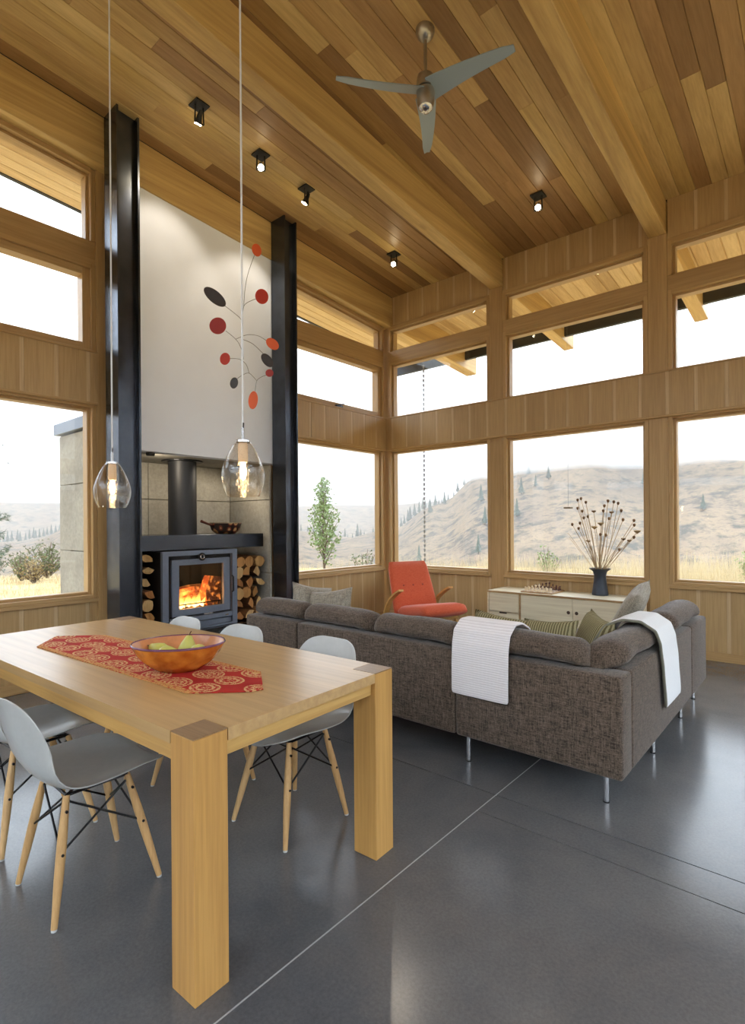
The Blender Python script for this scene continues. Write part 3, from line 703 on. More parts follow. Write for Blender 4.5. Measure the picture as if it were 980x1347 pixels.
# ------------------------------------------------------------------ shell chairs (front = +Y)
def shell_chair(label, group):
    c = thing('shell_chair', label, 'chair', (0, 0, 0), 0, group)
    prof = [(.228, .405), (.216, .424), (.18, .437), (.12, .436), (.05, .427), (-.03, .419), (-.10, .421), (-.157, .440), (-.195, .478), (-.221, .53), (-.243, .595), (-.261, .655), (-.275, .705), (-.285, .738), (-.291, .760), (-.294, .771)]
    wid = [.095, .158, .194, .218, .230, .234, .235, .234, .231, .226, .219, .209, .193, .172, .140, .085]
    nv = 14; bm = bmesh.new(); grid = []
    for i, ((y, z), w) in enumerate(zip(prof, wid)):
        row = []
        seat = max(0, min(1, (.50 - z) / .08)) if y > -.18 else 0
        back = max(0, min(1, (z - .45) / .15))
        for k in range(nv + 1):
            v = -1 + 2 * k / nv; q = abs(v) ** 2.4
            zz = z + seat * .042 * q * (1 if y < .15 else .55) ; yy = y + back * .055 * q * min(1, (w / .22) ** 2) + (.03 * q if .43 < z < .52 and y < -.1 else 0)
            row.append(bm.verts.new((v * w, yy, zz)))
        grid.append(row)
    for a, b in zip(grid, grid[1:]):
        for k in range(nv): bm.faces.new((a[k], a[k + 1], b[k + 1], b[k]))
    bmesh.ops.recalc_face_normals(bm, faces=bm.faces)
    bmesh.ops.solidify(bm, geom=list(bm.faces), thickness=.0065)
    so = obj('seat_shell', bm, 'shell_white', c, smooth=True, ang=60)
    sm = so.modifiers.new('smooth', 'SUBSURF'); sm.levels = 1; sm.render_levels = 1
    T = {}
    for sx_ in (-1, 1):
        for sy_ in (-1, 1):
            top = Vector((sx_ * .105, sy_ * .105 - .01, .398)); foot = Vector((sx_ * .178, sy_ * .181, .006)); T[(sx_, sy_)] = (top, foot)
            q = [top.lerp(foot, k / 6) for k in range(7)]
            lg = obj('leg', TU(q, .01, 12, radii=[.011, .013, .0155, .0155, .0145, .012, .010]), 'dowel', c, smooth=True)
            obj('foot_glide', TU([foot + Vector((0, 0, -.006)), foot + Vector((0, 0, .002))], .0095, 10), 'foot_grey', lg)
            obj('leg_bolt', TU([top.lerp(foot, .12) + Vector((sx_ * .010, 0, 0)), top.lerp(foot, .12) + Vector((sx_ * .019, 0, 0))], .005, 8), 'wire_black', lg)
            obj('leg_bolt', TU([top.lerp(foot, .45) + Vector((sx_ * .012, 0, 0)), top.lerp(foot, .45) + Vector((sx_ * .018, 0, 0))], .005, 8), 'wire_black', lg)
    ring = [(-1, -1), (1, -1), (1, 1), (-1, 1)]
    for i in range(4):
        a, b = T[ring[i]], T[ring[(i + 1) % 4]]
        obj('brace_rod', TU([a[0].lerp(a[1], .04), b[0].lerp(b[1], .45)], .0042, 6), 'wire_black', c)
        obj('brace_rod', TU([b[0].lerp(b[1], .04), a[0].lerp(a[1], .45)], .0042, 6), 'wire_black', c)
    bm = bmesh.new()
    for i in range(4): tube(bm, [T[ring[i]][0], T[ring[(i + 1) % 4]][0]], .0055, 6)
    tube(bm, [T[(-1, -1)][0], T[(1, 1)][0]], .0055, 6); tube(bm, [T[(1, -1)][0], T[(-1, 1)][0]], .0055, 6)
    obj('mount_frame', bm, 'wire_black', c)
    return c
GC = 'white shell dining chairs with dowel legs'
ch = shell_chair('white shell chair on the window side of the table, nearest the corner leg', GC)
ch.location = (2.79, -5.20, 0)
dup(ch, (2.215, -5.20, 0), radians(1), 'white shell chair on the window side, second from the table corner leg', GC)
dup(ch, (3.04, -4.43, 0), pi, 'white shell chair on the sofa side, seen between the two oak end legs', GC)
dup(ch, (2.44, -4.50, 0), pi + radians(2), 'white shell chair on the sofa side of the table, middle of the three backs there', GC)
dup(ch, (1.93, -4.56, 0), pi - radians(2), 'white shell chair on the sofa side of the table, back seen against the stove', GC)

# ------------------------------------------------------------------ pendants
def pendant(p, k, label):
    c = thing('pendant_lamp', label, 'pendant lamp', (p.x, p.y, p.z), 0, 'glass pendants over the table')
    R = .0965 * k; Hh = .247 * k
    pr = [(R * a, Hh * (1 - b)) for a, b in ((.30, 0), (.37, .012), (.50, .09), (.64, .19), (.77, .3), (.87, .4), (.95, .5), (.995, .6), (.99, .7), (.945, .8), (.85, .91), (.73, 1.0))]
    bm = LA(pr, 32); obj('glass_shade', bm, 'pendant_glass', c, smooth=True, ang=180)
    obj('shade_rim', LA([(R * .71, -.001), (R * .735, .001), (R * .745, .004), (R * .72, .004)], 32), 'pendant_glass', c, smooth=True)
    obj('cap', LA([(0, Hh + .006), (.03 * k, Hh + .006), (.031 * k, Hh - .004), (0, Hh - .004)], 20), 'chrome', c, smooth=True)
    st_ = obj('stem', TU([(0, 0, Hh), (0, 0, Hh + .062)], .007, 12), 'chrome', c, smooth=True)
    obj('cord_grip', TU([(.004, 0, Hh + .06), (.006, 0, Hh + .085)], .003, 8), 'wire_black', st_)
    sk = obj('socket', LA([(0, Hh - .005), (.019, Hh - .005), (.022, Hh - .02), (.022, Hh * .64), (.018, Hh * .62), (0, Hh * .62)], 18), 'shade_ceramic', c, smooth=True)
    obj('bulb', LA([(0, Hh * .62), (.010, Hh * .60), (.014, Hh * .5), (.015, Hh * .42), (.010, Hh * .33), (0, Hh * .29)], 16), 'bulb_glow', c, smooth=True, ang=180)
    zc_ = cz(p.y) - p.z
    obj('cord', TU([(0, 0, Hh + .06), (0.002, 0, (Hh + zc_) / 2), (0, 0, zc_ - .02)], .0045, 8), 'cord_clear', c, smooth=True)
    obj('ceiling_canopy', LA([(0, zc_ - .03), (.05, zc_ - .028), (.06, zc_ - .005), (.06, zc_ + .02)], 24), 'chrome', c, smooth=True)
plain('shade_ceramic', srgb(236, 214, 188), .5); plain('cord_clear', srgb(214, 214, 216), .3)
p2 = at(320, 653, 2.42); p1 = at(148, 667.5, 3.0)
pendant(p2, 1.0, 'clear bubbled glass pendant lamp hanging in front of the white wall and mobile')
pendant(p1, 1.0, 'clear bubbled glass pendant lamp hanging in front of the left steel column')

# ------------------------------------------------------------------ ceiling spots
def spot(px, py, aim, lit, label):
    # point on the sloped ceiling below this pixel
    d = fwd + rgt * ((px - CXP) / FPX) - upv * ((py - CYP) / FPX)
    n = Vector((0, S, 1)); tt = (CEIL - n.dot(CAM)) / n.dot(d); p = CAM + d * tt
    az = atan2(aim[1] - p.y, aim[0] - p.x)
    c = thing('ceiling_spotlight', label, 'spotlight', p, 0, 'ceiling spotlights')
    bm = bmesh.new(); box(bm, -.062, .062, -.062, .062, -.014, 0); pl_ = obj('mount_plate', bm, 'fixture_black', c)
    u = Vector((-sin(az), cos(az), 0)); f = Vector((cos(az), sin(az), 0))
    bm = bmesh.new()
    for s_ in (-1, 1): tube(bm, [u * (.034 * s_) + Vector((0, 0, -.012)), u * (.038 * s_) + Vector((0, 0, -.15))], .007, 6)
    tube(bm, [u * .038 + Vector((0, 0, -.15)), -u * .038 + Vector((0, 0, -.15))], .007, 6)
    obj('yoke', bm, 'fixture_black', c)
    dirv = (Vector(aim) - (p + Vector((0, 0, -.11)))).normalized(); ctr = Vector((0, 0, -.105))
    hd = obj('lamp_head', TU([ctr - dirv * .055, ctr - dirv * .02, ctr + dirv * .02, ctr + dirv * .045], .02, 14, radii=[.012, .020, .026, .031], cap=True), 'fixture_black', c, smooth=True)
    obj('lamp_face', TU([ctr + dirv * .0455, ctr + dirv * .052], .027, 14), 'spot_glow' if lit else 'spot_dim', hd)
    lamp('spot_light', 'SPOT', p + ctr + dirv * .07, 9, (1, .87, .7), c, .03, 70, aim)
spot(262, 138, (.13, -3.45, 3.6), True, 'black ceiling spotlight aimed at the left part of the white wall')
spot(343, 203, (3.2, -4.6, 1.0), True, 'lit black ceiling spotlight, middle of the three above the white wall')
spot(403, 248, (.13, -2.6, 3.4), True, 'black ceiling spotlight aimed at the white wall beside the right column')
spot(518, 334, (2.6, -4.2, .3), True, 'lit black ceiling spotlight near the corner in front of the edge beam')
spot(708, 257, (3.9, -4.5, .4), True, 'lit black ceiling spotlight between the two free-standing beams')

# ------------------------------------------------------------------ ceiling fan
fp = Vector((2.768, -2.924, cz(-2.924)))
fn = thing('ceiling_fan', 'brushed metal ceiling fan with three tapered grey blades', 'ceiling fan', fp)
obj('canopy', LA([(0, -.075), (.018, -.075), (.03, -.068), (.055, -.045), (.066, -.015), (.067, .006)], 28), 'brushed_nickel', fn, smooth=True)
obj('downrod', TU([(0, 0, -.07), (0, 0, -.33)], .0125, 12), 'brushed_nickel', fn, smooth=True)
obj('motor_upper', LA([(0, -.30), (.03, -.305), (.058, -.33), (.064, -.37), (.064, -.415), (.05, -.42), (0, -.42)], 28), 'brushed_nickel', fn, smooth=True)
obj('motor_lower', LA([(0, -.425), (.06, -.425), (.064, -.45), (.062, -.51), (.05, -.545), (.02, -.56), (0, -.562)], 28), 'brushed_nickel', fn, smooth=True)
obj('light_cap', LA([(0, -.575), (.03, -.57), (.048, -.55), (.05, -.545)], 24), 'chrome', fn, smooth=True)
for ang in (-129, 8.5, 124):
    bm = bmesh.new(); n = 8; rows_ = []
    for i in range(n + 1):
        f = i / n; r = .03 + .60 * f; w = .078 * (1 - f) + .032 * f
        if i == n: w = .022
        tw = -radians(22 * (1 - f) + 12 * f); off = -.012 * sin(f * pi)
        rows_.append([bm.verts.new((r, cos(tw) * s_ * w + off, -.43 + sin(tw) * s_ * w + dz)) for s_, dz in ((-1, 0), (0, .006), (1, 0), (1, .006), (0, .013), (-1, .006))])
    for a, b in zip(rows_, rows_[1:]):
        for k in range(6): bm.faces.new((a[k], a[(k + 1) % 6], b[(k + 1) % 6], b[k]))
    bm.faces.new(rows_[0]); bm.faces.new(rows_[-1][::-1])
    bm.transform(Matrix.Rotation(radians(ang), 4, 'Z')); obj('blade', bm, 'fan_blade', fn, smooth=True, ang=50)

# ------------------------------------------------------------------ mobile in front of the white wall
T0 = 4.55
top = at(318.5, 520, T0)
mb = thing('hanging_mobile', 'wire mobile with red, orange and black oval discs hanging before the white wall', 'mobile', (top.x, top.y, 2.35))
def disc(px, py, ra, rb, rot, mat, dt=0.0, tilt=0):
    t_ = T0 + dt; k = t_ / FPX
    bm = bmesh.new(); n = 28
    P = [(cos(2 * pi * i / n) * ra * k, sin(2 * pi * i / n) * rb * k) for i in range(n)]
    prism(bm, P, -.0015, .0015)
    nrm = -fwd; m = Matrix((( rgt.x, 0, nrm.x), (rgt.y, 0, nrm.y), (0, 1, nrm.z))).to_4x4()
    bm.transform(Matrix.Translation(at(px, py, t_)) @ Matrix.Rotation(radians(tilt), 4, 'Z') @ m @ Matrix.Rotation(radians(rot), 4, 'Z'))
    obj('disc', bm, mat, mb, world=True, smooth=True)
disc(337.6, 329, 6, 8.6, 18, 'disc_orange'); disc(344.4, 390, 8.6, 10, 15, 'disc_red', -.03); disc(282.6, 390.5, 18, 7.8, -41, 'disc_black', .03)
disc(286.5, 428.6, 11, 11, 0, 'disc_crimson', -.05); disc(358.4, 452.4, 9.6, 6.4, -40, 'disc_orange', -.06); disc(351.5, 474, 10.5, 6, -52, 'disc_black', .05)
disc(354.5, 490.7, 5.2, 5, 0, 'disc_crimson', -.02); disc(296, 472, 6.7, 8, -10, 'disc_red', .02); disc(307.9, 503.8, 5.2, 7.4, -12, 'disc_black', -.03); disc(333, 526.4, 6.2, 11.8, -6, 'disc_orange')
def wire(pts, name='wire'):
    P = [at(230 + x / 3.365, 280 + y / 3.365, T0) for x, y in pts]
    Q = []
    for i in range(len(P) - 1):
        a = P[max(i - 1, 0)]; b = P[i]; c = P[i + 1]; d = P[min(i + 2, len(P) - 1)]
        for k in range(5):
            u_ = k / 5; Q.append(.5 * ((2 * b) + (c - a) * u_ + (2 * a - 5 * b + 4 * c - d) * u_ ** 2 + (3 * b - a - 3 * c + d) * u_ ** 3))
    Q.append(P[-1]); obj(name, TU(Q, .0024, 5), 'chain', mb, world=True)
wire([(352, 188), (325, 265), (311, 335), (305, 415)]); wire([(360, 380), (325, 395), (305, 415), (298, 470)]); wire([(222, 412), (265, 445), (295, 475), (300, 520)])
wire([(225, 522), (262, 552), (285, 580), (300, 620)]); wire([(268, 560), (320, 540), (370, 545), (408, 568)]); wire([(300, 560), (345, 580), (390, 622)])
wire([(243, 645), (285, 648), (315, 670), (329, 710)]); wire([(275, 735), (300, 718), (329, 710), (362, 742)]); wire([(405, 718), (380, 728), (362, 745), (355, 790)]); wire([(300, 520), (302, 600), (304, 648)])
wire([(300, 415), (299, 200), (297, 20)], 'hanging_thread')
P_ = at(230 + 297 / 3.365, 280 + 20 / 3.365, T0); obj('hanging_thread', TU([P_, (P_.x, P_.y, cz(P_.y))], .0015, 5), 'chain', mb, world=True)

# ------------------------------------------------------------------ sectional sofa
sf = thing('sectional_sofa', 'L-shaped brown-grey tweed sectional sofa on chrome legs', 'sofa', (2.78, -3.0, 0))
XA, XB, YA, YB, YE = 1.38, 4.19, -3.46, -2.5, -1.34
Z0, ZR = .15, .625
def up(n, a, bev=.025, mat='sofa_tweed', seg=3): return obj(n, bx(*a, bev=bev, seg=seg), mat, sf, smooth=True, world=True, ang=60)
for a, b in ((XA, 1.978), (1.984, 3.303), (3.309, XB)):
    up('back_panel', (a, b, YA, YA + .16, Z0, ZR), .018)
up('side_panel', (XB - .16, XB, YA + .162, -1.885, Z0, ZR), .018); up('side_panel', (XB - .16, XB, -1.88, YE, Z0, ZR), .018)
up('arm', (XA, XA + .16, YA + .162, YB, Z0, ZR - .02), .03)
up('seat_base', (XA + .162, XB - .162, YA + .162, YB, Z0, .30), .02); up('seat_base', (3.24, XB - .162, YB + .002, YE, Z0, .30), .02)
for a, b in ((XA + .165, 2.42), (2.425, 3.22)): up('seat_cushion', (a, b, YA + .33, YB + .02, .301, .43), .045)
up('seat_cushion', (3.225, XB - .165, YA + .33, -2.42, .301, .43), .045); up('seat_cushion', (3.225, XB - .165, -2.415, YE, .301, .43), .045)
def back_cushion(a0, a1, F, seed, sc=1.0):
    """soft cushion leaning over the low back; a along the back, q = distance in from the back face"""
    rr = random.Random(seed); n = 22
    prof = [(.03, .632), (.012, .675), (.03, .725), (.085, .757), (.16, .752), (.235, .71), (.275, .62), (.30, .50), (.31, .435), (.22, .434), (.185, .50), (.178, .62)]
    cx = sum(p[0] for p in prof) / len(prof); czz = .60
    bm = bmesh.new(); rings = []
    for i in range(n + 1):
        f = i / n; e = min(f, 1 - f); k = 1 - .55 * max(0, 1 - e / .09) ** 2.2
        a = a0 + (a1 - a0) * f; bulge = .012 * sin(pi * f)
        ring = []
        for (q, z) in prof:
            nn = noise.noise(Vector((a * 5 + seed, q * 7, z * 7))) * .012
            qq = cx + (q - cx) * k + nn; zz = czz + (z - czz) * k + (bulge if z > .63 else 0) + nn
            if q < .18: zz = max(zz, .628)
            if z < .46: zz = max(zz, .433)
            ring.append(bm.verts.new(F(a, qq, zz)))
        rings.append(ring)
    m_ = len(prof)
    for r1, r2 in zip(rings, rings[1:]):
        for j in range(m_): bm.faces.new((r1[j], r1[(j + 1) % m_], r2[(j + 1) % m_], r2[j]))
    bm.faces.new(rings[0][::-1]); bm.faces.new(rings[-1])
    o = obj('back_cushion', bm, 'sofa_tweed', sf, smooth=True, world=True, ang=180)
    s_ = o.modifiers.new('soft', 'SUBSURF'); s_.levels = 1; s_.render_levels = 1
FA = lambda a, q, z: (a, YA + q, z); FC = lambda a, q, z: (XB - q, a, z)
back_cushion(1.43, 2.0, FA, 1); back_cushion(1.99, 2.66, FA, 2); back_cushion(2.65, 3.33, FA, 3); back_cushion(3.32, 4.02, FA, 4)
back_cushion(-3.36, -2.30, FC, 5); back_cushion(-2.29, -1.42, FC, 6)
for (x, y) in ((1.5, -3.40), (3.36, -3.40), (4.09, -3.37), (4.12, -2.63), (4.12, -1.90), (4.11, -1.40), (1.5, -2.56), (2.6, -2.56), (3.32, -1.42), (2.2, -3.40)):
    l_ = obj('leg', TU([(x, y, 0.004), (x, y, .152)], .0125, 14), 'chrome', sf, smooth=True, world=True)
    obj('leg_foot', TU([(x, y, 0), (x, y, .005)], .016, 14), 'wire_black', l_, world=True)

# throws
def drape(name, F, path, a0, a1, mat, label, th=.014, na=10, wob=.006, skew_=0.0):
    bm = bmesh.new(); rows_ = []
    L = [0]
    for p, q in zip(path, path[1:]): L.append(L[-1] + sqrt((p[0] - q[0]) ** 2 + (p[1] - q[1]) ** 2))
    dense = []
    for i in range(len(path) - 1):
        for k in range(5): f = k / 5; dense.append((path[i][0] * (1 - f) + path[i + 1][0] * f, path[i][1] * (1 - f) + path[i + 1][1] * f, (L[i] * (1 - f) + L[i + 1] * f) / L[-1]))
    dense.append((path[-1][0], path[-1][1], 1))
    for (q, z, s_) in dense:
        rows_.append([bm.verts.new(F(a0 + (a1 - a0) * k / na + skew_ * s_, q - abs(noise.noise(Vector((k * .5, s_ * 6, 3)))) * wob, z)) for k in range(na + 1)])
    for r1, r2 in zip(rows_, rows_[1:]):
        for k in range(na): bm.faces.new((r1[k], r1[k + 1], r2[k + 1], r2[k]))
    bmesh.ops.recalc_face_normals(bm, faces=bm.faces); bmesh.ops.solidify(bm, geom=list(bm.faces), thickness=th)
    o = obj(name, bm, mat, smooth=True, ang=60); s_ = o.modifiers.new('soft', 'SUBSURF'); s_.levels = 1; s_.render_levels = 1
    return tag(o, label, 'throw')
over = [(.335, .50), (.305, .66), (.25, .755), (.16, .795), (.07, .795), (.0, .745), (-.022, .67), (-.028, .56), (-.03, .39)]
drape('throw_blanket', FA, over, 3.30, 3.645, 'throw_white', 'folded white waffle throw hanging over the sofa back behind the table')
o2 = [(.335, .50), (.305, .66), (.25, .76), (.16, .80), (.07, .795), (.0, .745), (-.022, .67), (-.028, .55), (-.03, .30)]
tw_ = drape('throw_blanket', FC, o2, -2.98, -2.62, 'throw_plain', 'smooth white throw with dark edge hanging over the outer side of the sofa return', skew_=.25)
eb = drape('edge_binding', FC, o2, -2.992, -2.972, 'throw_piping', '', na=2, skew_=.25)
for k_ in ('label', 'category'): del eb[k_]
eb.location -= tw_.location; eb.parent = tw_

# scatter pillows
def pillow(center, w, h, t, rz, tilt, mat, label, group, roll=0):
    bm = bmesh.new(); n = 12; top_, bot = [], []
    for i in range(n + 1):
        ra, rb = [], []
        for j in range(n + 1):
            u_, v_ = -1 + 2 * i / n, -1 + 2 * j / n
            pin = 1 - .10 * (1 - abs(u_) ** 1.5) * abs(v_) ** 4; pin2 = 1 - .10 * (1 - abs(v_) ** 1.5) * abs(u_) ** 4
            th = t / 2 * (max(0, (1 - u_ ** 4) * (1 - v_ ** 4))) ** .55
            X, Zz = u_ * w / 2 * pin2, v_ * h / 2 * pin
            ra.append(bm.verts.new((X, -th, Zz))); rb.append(ra[-1] if th < 1e-6 else bm.verts.new((X, th, Zz)))
        top_.append(ra); bot.append(rb)
    for i in range(n):
        for j in range(n):
            for g_, fl in ((top_, 1), (bot, 0)):
                q = [g_[i][j], g_[i + 1][j], g_[i + 1][j + 1], g_[i][j + 1]]
                try: bm.faces.new(q if fl else q[::-1])
                except ValueError: pass
    o = obj('scatter_pillow', bm, mat, smooth=True, ang=180, recenter=False)
    o.location = center; o.rotation_euler = (radians(tilt), radians(roll), radians(rz)); return tag(o, label, 'pillow', group)
GP = 'scatter pillows on the sofa'
pillow((1.64, -2.99, .635), .40, .40, .13, 80, -14, 'pillow_grey', 'grey woven pillow leaning at the stove end of the sofa, its corner pointing up', GP, 12)
pillow((1.86, -3.0, .625), .40, .38, .13, 20, -18, 'pillow_grey', 'grey woven pillow lying slumped beside the pointed one at the stove end', GP, -8)
pillow((3.34, -2.98, .60), .42, .34, .13, 8, -28, 'pillow_stripe', 'olive striped pillow on the sofa seat beside the white waffle throw', GP, 6)
pillow((3.63, -2.96, .60), .36, .34, .13, -6, -26, 'pillow_stripe', 'olive striped pillow in the middle of the striped three', GP, -5)
pillow((3.84, -2.82, .62), .34, .36, .12, -50, -20, 'pillow_stripe', 'olive striped pillow tucked into the inner corner of the sofa', GP, 6)
pillow((3.80, -1.95, .66), .50, .50, .14, -84, -28, 'pillow_grey', 'large grey woven pillow leaning on the return of the sofa', GP, 8)

# ------------------------------------------------------------------ orange lounge chair (front = +X locally)
oc = thing('lounge_chair', 'orange upholstered lounge chair with bentwood arms in the window corner', 'armchair', (1.33, -.94, 0), radians(-24))
def rslab(path, w, th, n=10, taper=1.0, puff=.0):
    """padded slab following a side profile path [(x,z)], width w along y"""
    bm = bmesh.new(); rings = []
    m_ = len(path)
    for i, (x, z) in enumerate(path):
        a = path[max(i - 1, 0)]; b = path[min(i + 1, m_ - 1)]; d = Vector((b[0] - a[0], b[1] - a[1])).normalized(); nx, nz = -d.y, d.x
        f = i / (m_ - 1); e = min(f, 1 - f); k = 1 - .65 * max(0, 1 - e / .08) ** 2; ww = w * (1 - (1 - taper) * f)
        ring = []
        for j in range(16):
            an = 2 * pi * j / 16; cx_, sy_ = cos(an), sin(an)
            px_ = abs(cx_) ** .35 * (1 if cx_ > 0 else -1) * ww / 2 * (1 - .06 * (1 - k)); pn = abs(sy_) ** .6 * (1 if sy_ > 0 else -1) * th / 2 * k
            ring.append(bm.verts.new((x + nx * pn, px_, z + nz * pn)))
        rings.append(ring)
    for r1, r2 in zip(rings, rings[1:]):
        for j in range(16): bm.faces.new((r1[j], r1[(j + 1) % 16], r2[(j + 1) % 16], r2[j]))
    bm.faces.new(rings[0][::-1]); bm.faces.new(rings[-1]); return bm
seatp = [(-.16, .31), (-.1, .318), (0, .33), (.12, .35), (.24, .372), (.34, .385), (.42, .385), (.47, .37)]
obj('seat', rslab(seatp, .56, .14), 'orange_wool', oc, smooth=True, ang=70)
backp = [(-.19, .27), (-.21, .36), (-.25, .48), (-.30, .60), (-.345, .70), (-.385, .80), (-.41, .87)]
bk = obj('backrest', rslab(backp, .60, .085, taper=.86), 'orange_wool', oc, smooth=True, ang=70)
for yb in (-.13, 0, .13):
    bm = LA([(0, .008), (.011, .006), (.014, 0), (0, -.004)], 12); bm.transform(Matrix.Translation((-.259, yb, .60)) @ Matrix.Rotation(radians(70), 4, 'Y')); obj('tuft_button', bm, 'brass_button', bk, smooth=True)
for s_ in (-1, 1):
    yy = .33 * s_
    arm = [(.05, .585), (-.03, .555), (-.13, .50), (-.24, .42), (-.33, .29), (-.40, .14), (-.45, .012)]
    obj('front_leg', TU([(.34, yy * .92, .008), (.24, yy * .92, .16), (.12, yy * .92, .30)], .016, 10, radii=[.012, .016, .018]), 'bentwood', oc, smooth=True)
    bm = bmesh.new(); rows_ = []
    pts_ = []
    for i in range(len(arm) - 1):
        a = arm[max(i - 1, 0)]; b = arm[i]; c = arm[i + 1]; d = arm[min(i + 2, len(arm) - 1)]
        for k in range(4):
            u_ = k / 4; pts_.append(tuple(.5 * (2 * b[q] + (c[q] - a[q]) * u_ + (2 * a[q] - 5 * b[q] + 4 * c[q] - d[q]) * u_ ** 2 + (3 * b[q] - a[q] - 3 * c[q] + d[q]) * u_ ** 3) for q in (0, 1)))
    pts_.append(arm[-1])
    for i, (x, z) in enumerate(pts_):
        a = pts_[max(i - 1, 0)]; b = pts_[min(i + 1, len(pts_) - 1)]; d = Vector((b[0] - a[0], b[1] - a[1])).normalized(); nx, nz = -d.y, d.x
        rows_.append([bm.verts.new((x + nx * o_, yy + w_, z + nz * o_)) for o_, w_ in ((-.011, -.03), (.011, -.03), (.011, .03), (-.011, .03))])
    for r1, r2 in zip(rows_, rows_[1:]):
        for k in range(4): bm.faces.new((r1[k], r1[(k + 1) % 4], r2[(k + 1) % 4], r2[k]))
    bm.faces.new(rows_[0]); bm.faces.new(rows_[-1][::-1]); obj('bentwood_arm', bm, 'bentwood', oc, smooth=True, ang=50)
obj('cross_rail', bx(.20, .24, -.31, .31, .25, .29, bev=.004), 'bentwood', oc); obj('cross_rail', bx(-.24, -.20, -.31, .31, .20, .24, bev=.004), 'bentwood', oc)

# ------------------------------------------------------------------ sideboard
SX0, SX1, SY0, SY1, SZ0, SZ1 = 1.90, 3.47, -.50, -.04, .10, .565
sb = thing('sideboard', 'low pale plywood sideboard under the back window', 'sideboard', ((SX0 + SX1) / 2, (SY0 + SY1) / 2, 0))
def sbp(n, a, mat, par=None, bev=.0015): return obj(n, bx(*a, bev=bev, seg=1), mat, par or sb, world=True)
t_ = .02
sbp('top_panel', (SX0, SX1, SY0, SY1, SZ1 - t_, SZ1), 'ply'); sbp('top_edge', (SX0, SX1, SY0 - .0015, SY0 + .001, SZ1 - t_, SZ1), 'ply_edge', bev=0)
sbp('bottom_panel', (SX0, SX1, SY0, SY1, SZ0, SZ0 + t_), 'ply')
for a in (SX0, 2.285, SX1 - t_): sbp('upright_panel', (a, a + t_, SY0, SY1 - .01, SZ0 + t_, SZ1 - t_), 'ply_edge' if a == 2.285 else 'ply')
sbp('back_board', (SX0 + t_, SX1 - t_, SY1 - .01, SY1, SZ0 + t_, SZ1 - t_), 'ply')
zs_ = [SZ0 + t_ + .002, .335, SZ1 - t_ - .003]
for i, (c, d) in enumerate(((zs_[0], .330), (.338, zs_[2]))):
    dw = sbp('drawer', (SX0 + t_ + .003, 2.282, SY0 + .002, SY1 - .03, c, d), 'ply')
    obj('finger_slot', bx(2.05, 2.14, SY0 - .0005, SY0 + .006, d - .014 if i == 0 else d + .02, d + .001 if i == 0 else d + .021), 'plug_hole', dw, world=True)
for a, b, hx in ((2.308, 2.873, 2.833), (2.877, SX1 - t_ - .003, 2.917)):
    dd = sbp('door', (a, b, SY0 + .002, SY0 + .022, zs_[0], zs_[2]), 'ply')
    bm = LA([(0, .001), (.012, .001), (.016, .002), (.018, 0)], 16); bm.transform(Matrix.Translation((hx, SY0 + .0015, .40)) @ Matrix.Rotation(radians(90), 4, 'X')); obj('finger_hole', bm, 'plug_hole', dd, world=True)
for a in (SX0 + .12, SX1 - .12):
    for b in (SY0 + .07, SY1 - .07): obj('leg', TU([(a, b, 0), (a, b, SZ0 + .001)], .017, 12, radii=[.012, .017]), 'ply_edge', sb, world=True)

# chess set
cb = thing('chess_board', 'wooden chess board laid out on the sideboard', 'chess board', (2.46, -.265, SZ1 + .001))
obj('board_base', bx(-.18, .18, -.18, .18, 0, .012, bev=.002, seg=1), 'ply_edge', cb)
t = NT('chess_squares'); ck = t.n('TexChecker'); t.l(t.coord((25, 25, 25)), ck.inputs['Vector']); ck.inputs['Scale'].default_value = 1
ck.inputs['Color1'].default_value = srgb(226, 216, 200); ck.inputs['Color2'].default_value = srgb(150, 110, 80); t.bsdf(ck.outputs[0], .3); M['chess_squares'] = t.m
obj('playing_field', bx(-.16, .16, -.16, .16, .012, .0135), 'chess_squares', cb)
kinds = {'pawn': [(0, 0), (.011, 0), (.011, .004), (.005, .012), (.004, .024), (.008, .026), (.008, .034), (0, .040)],
         'rook': [(0, 0), (.012, 0), (.012, .005), (.008, .012), (.007, .034), (.010, .036), (.010, .046), (0, .046)],
         'knight': [(0, 0), (.012, 0), (.012, .005), (.007, .012), (.009, .03), (.012, .042), (.006, .054), (0, .056)],
         'bishop': [(0, 0), (.012, 0), (.012, .005), (.005, .014), (.004, .04), (.009, .044), (.008, .056), (.003, .064), (0, .07)],
         'queen': [(0, 0), (.013, 0), (.013, .005), (.006, .016), (.005, .052), (.010, .056), (.012, .070), (.006, .070), (0, .076)],
         'king': [(0, 0), (.013, 0), (.013, .005), (.006, .016), (.005, .058), (.011, .062), (.010, .076), (.003, .078), (.003, .090), (0, .092)]}
meshes = {}
back = ['rook', 'knight', 'bishop', 'queen', 'king', 'bishop', 'knight', 'rook']
for side, col, mat in ((-1, 'cream', 'chess_white'), (1, 'dark', 'chess_dark')):
    for row, arr in ((0, back), (1, ['pawn'] * 8)):
        for i, kd in enumerate(arr):
            X = -.14 + i * .04; Y = side * (.14 - row * .04)
            key = (kd, mat)
            lab = '%s wooden chess %s on the sideboard board' % (col, kd); loc = Vector((2.46 + X, -.265 + Y, SZ1 + .0150))
            if key not in meshes:
                o = obj('chess_' + kd, LA(kinds[kd], 12), mat, smooth=True, recenter=False); meshes[key] = o
            else: o = meshes[key].copy(); COL.objects.link(o)
            o.location = loc; tag(o, lab, 'chess piece', '%s chess %ss' % (col, kd))

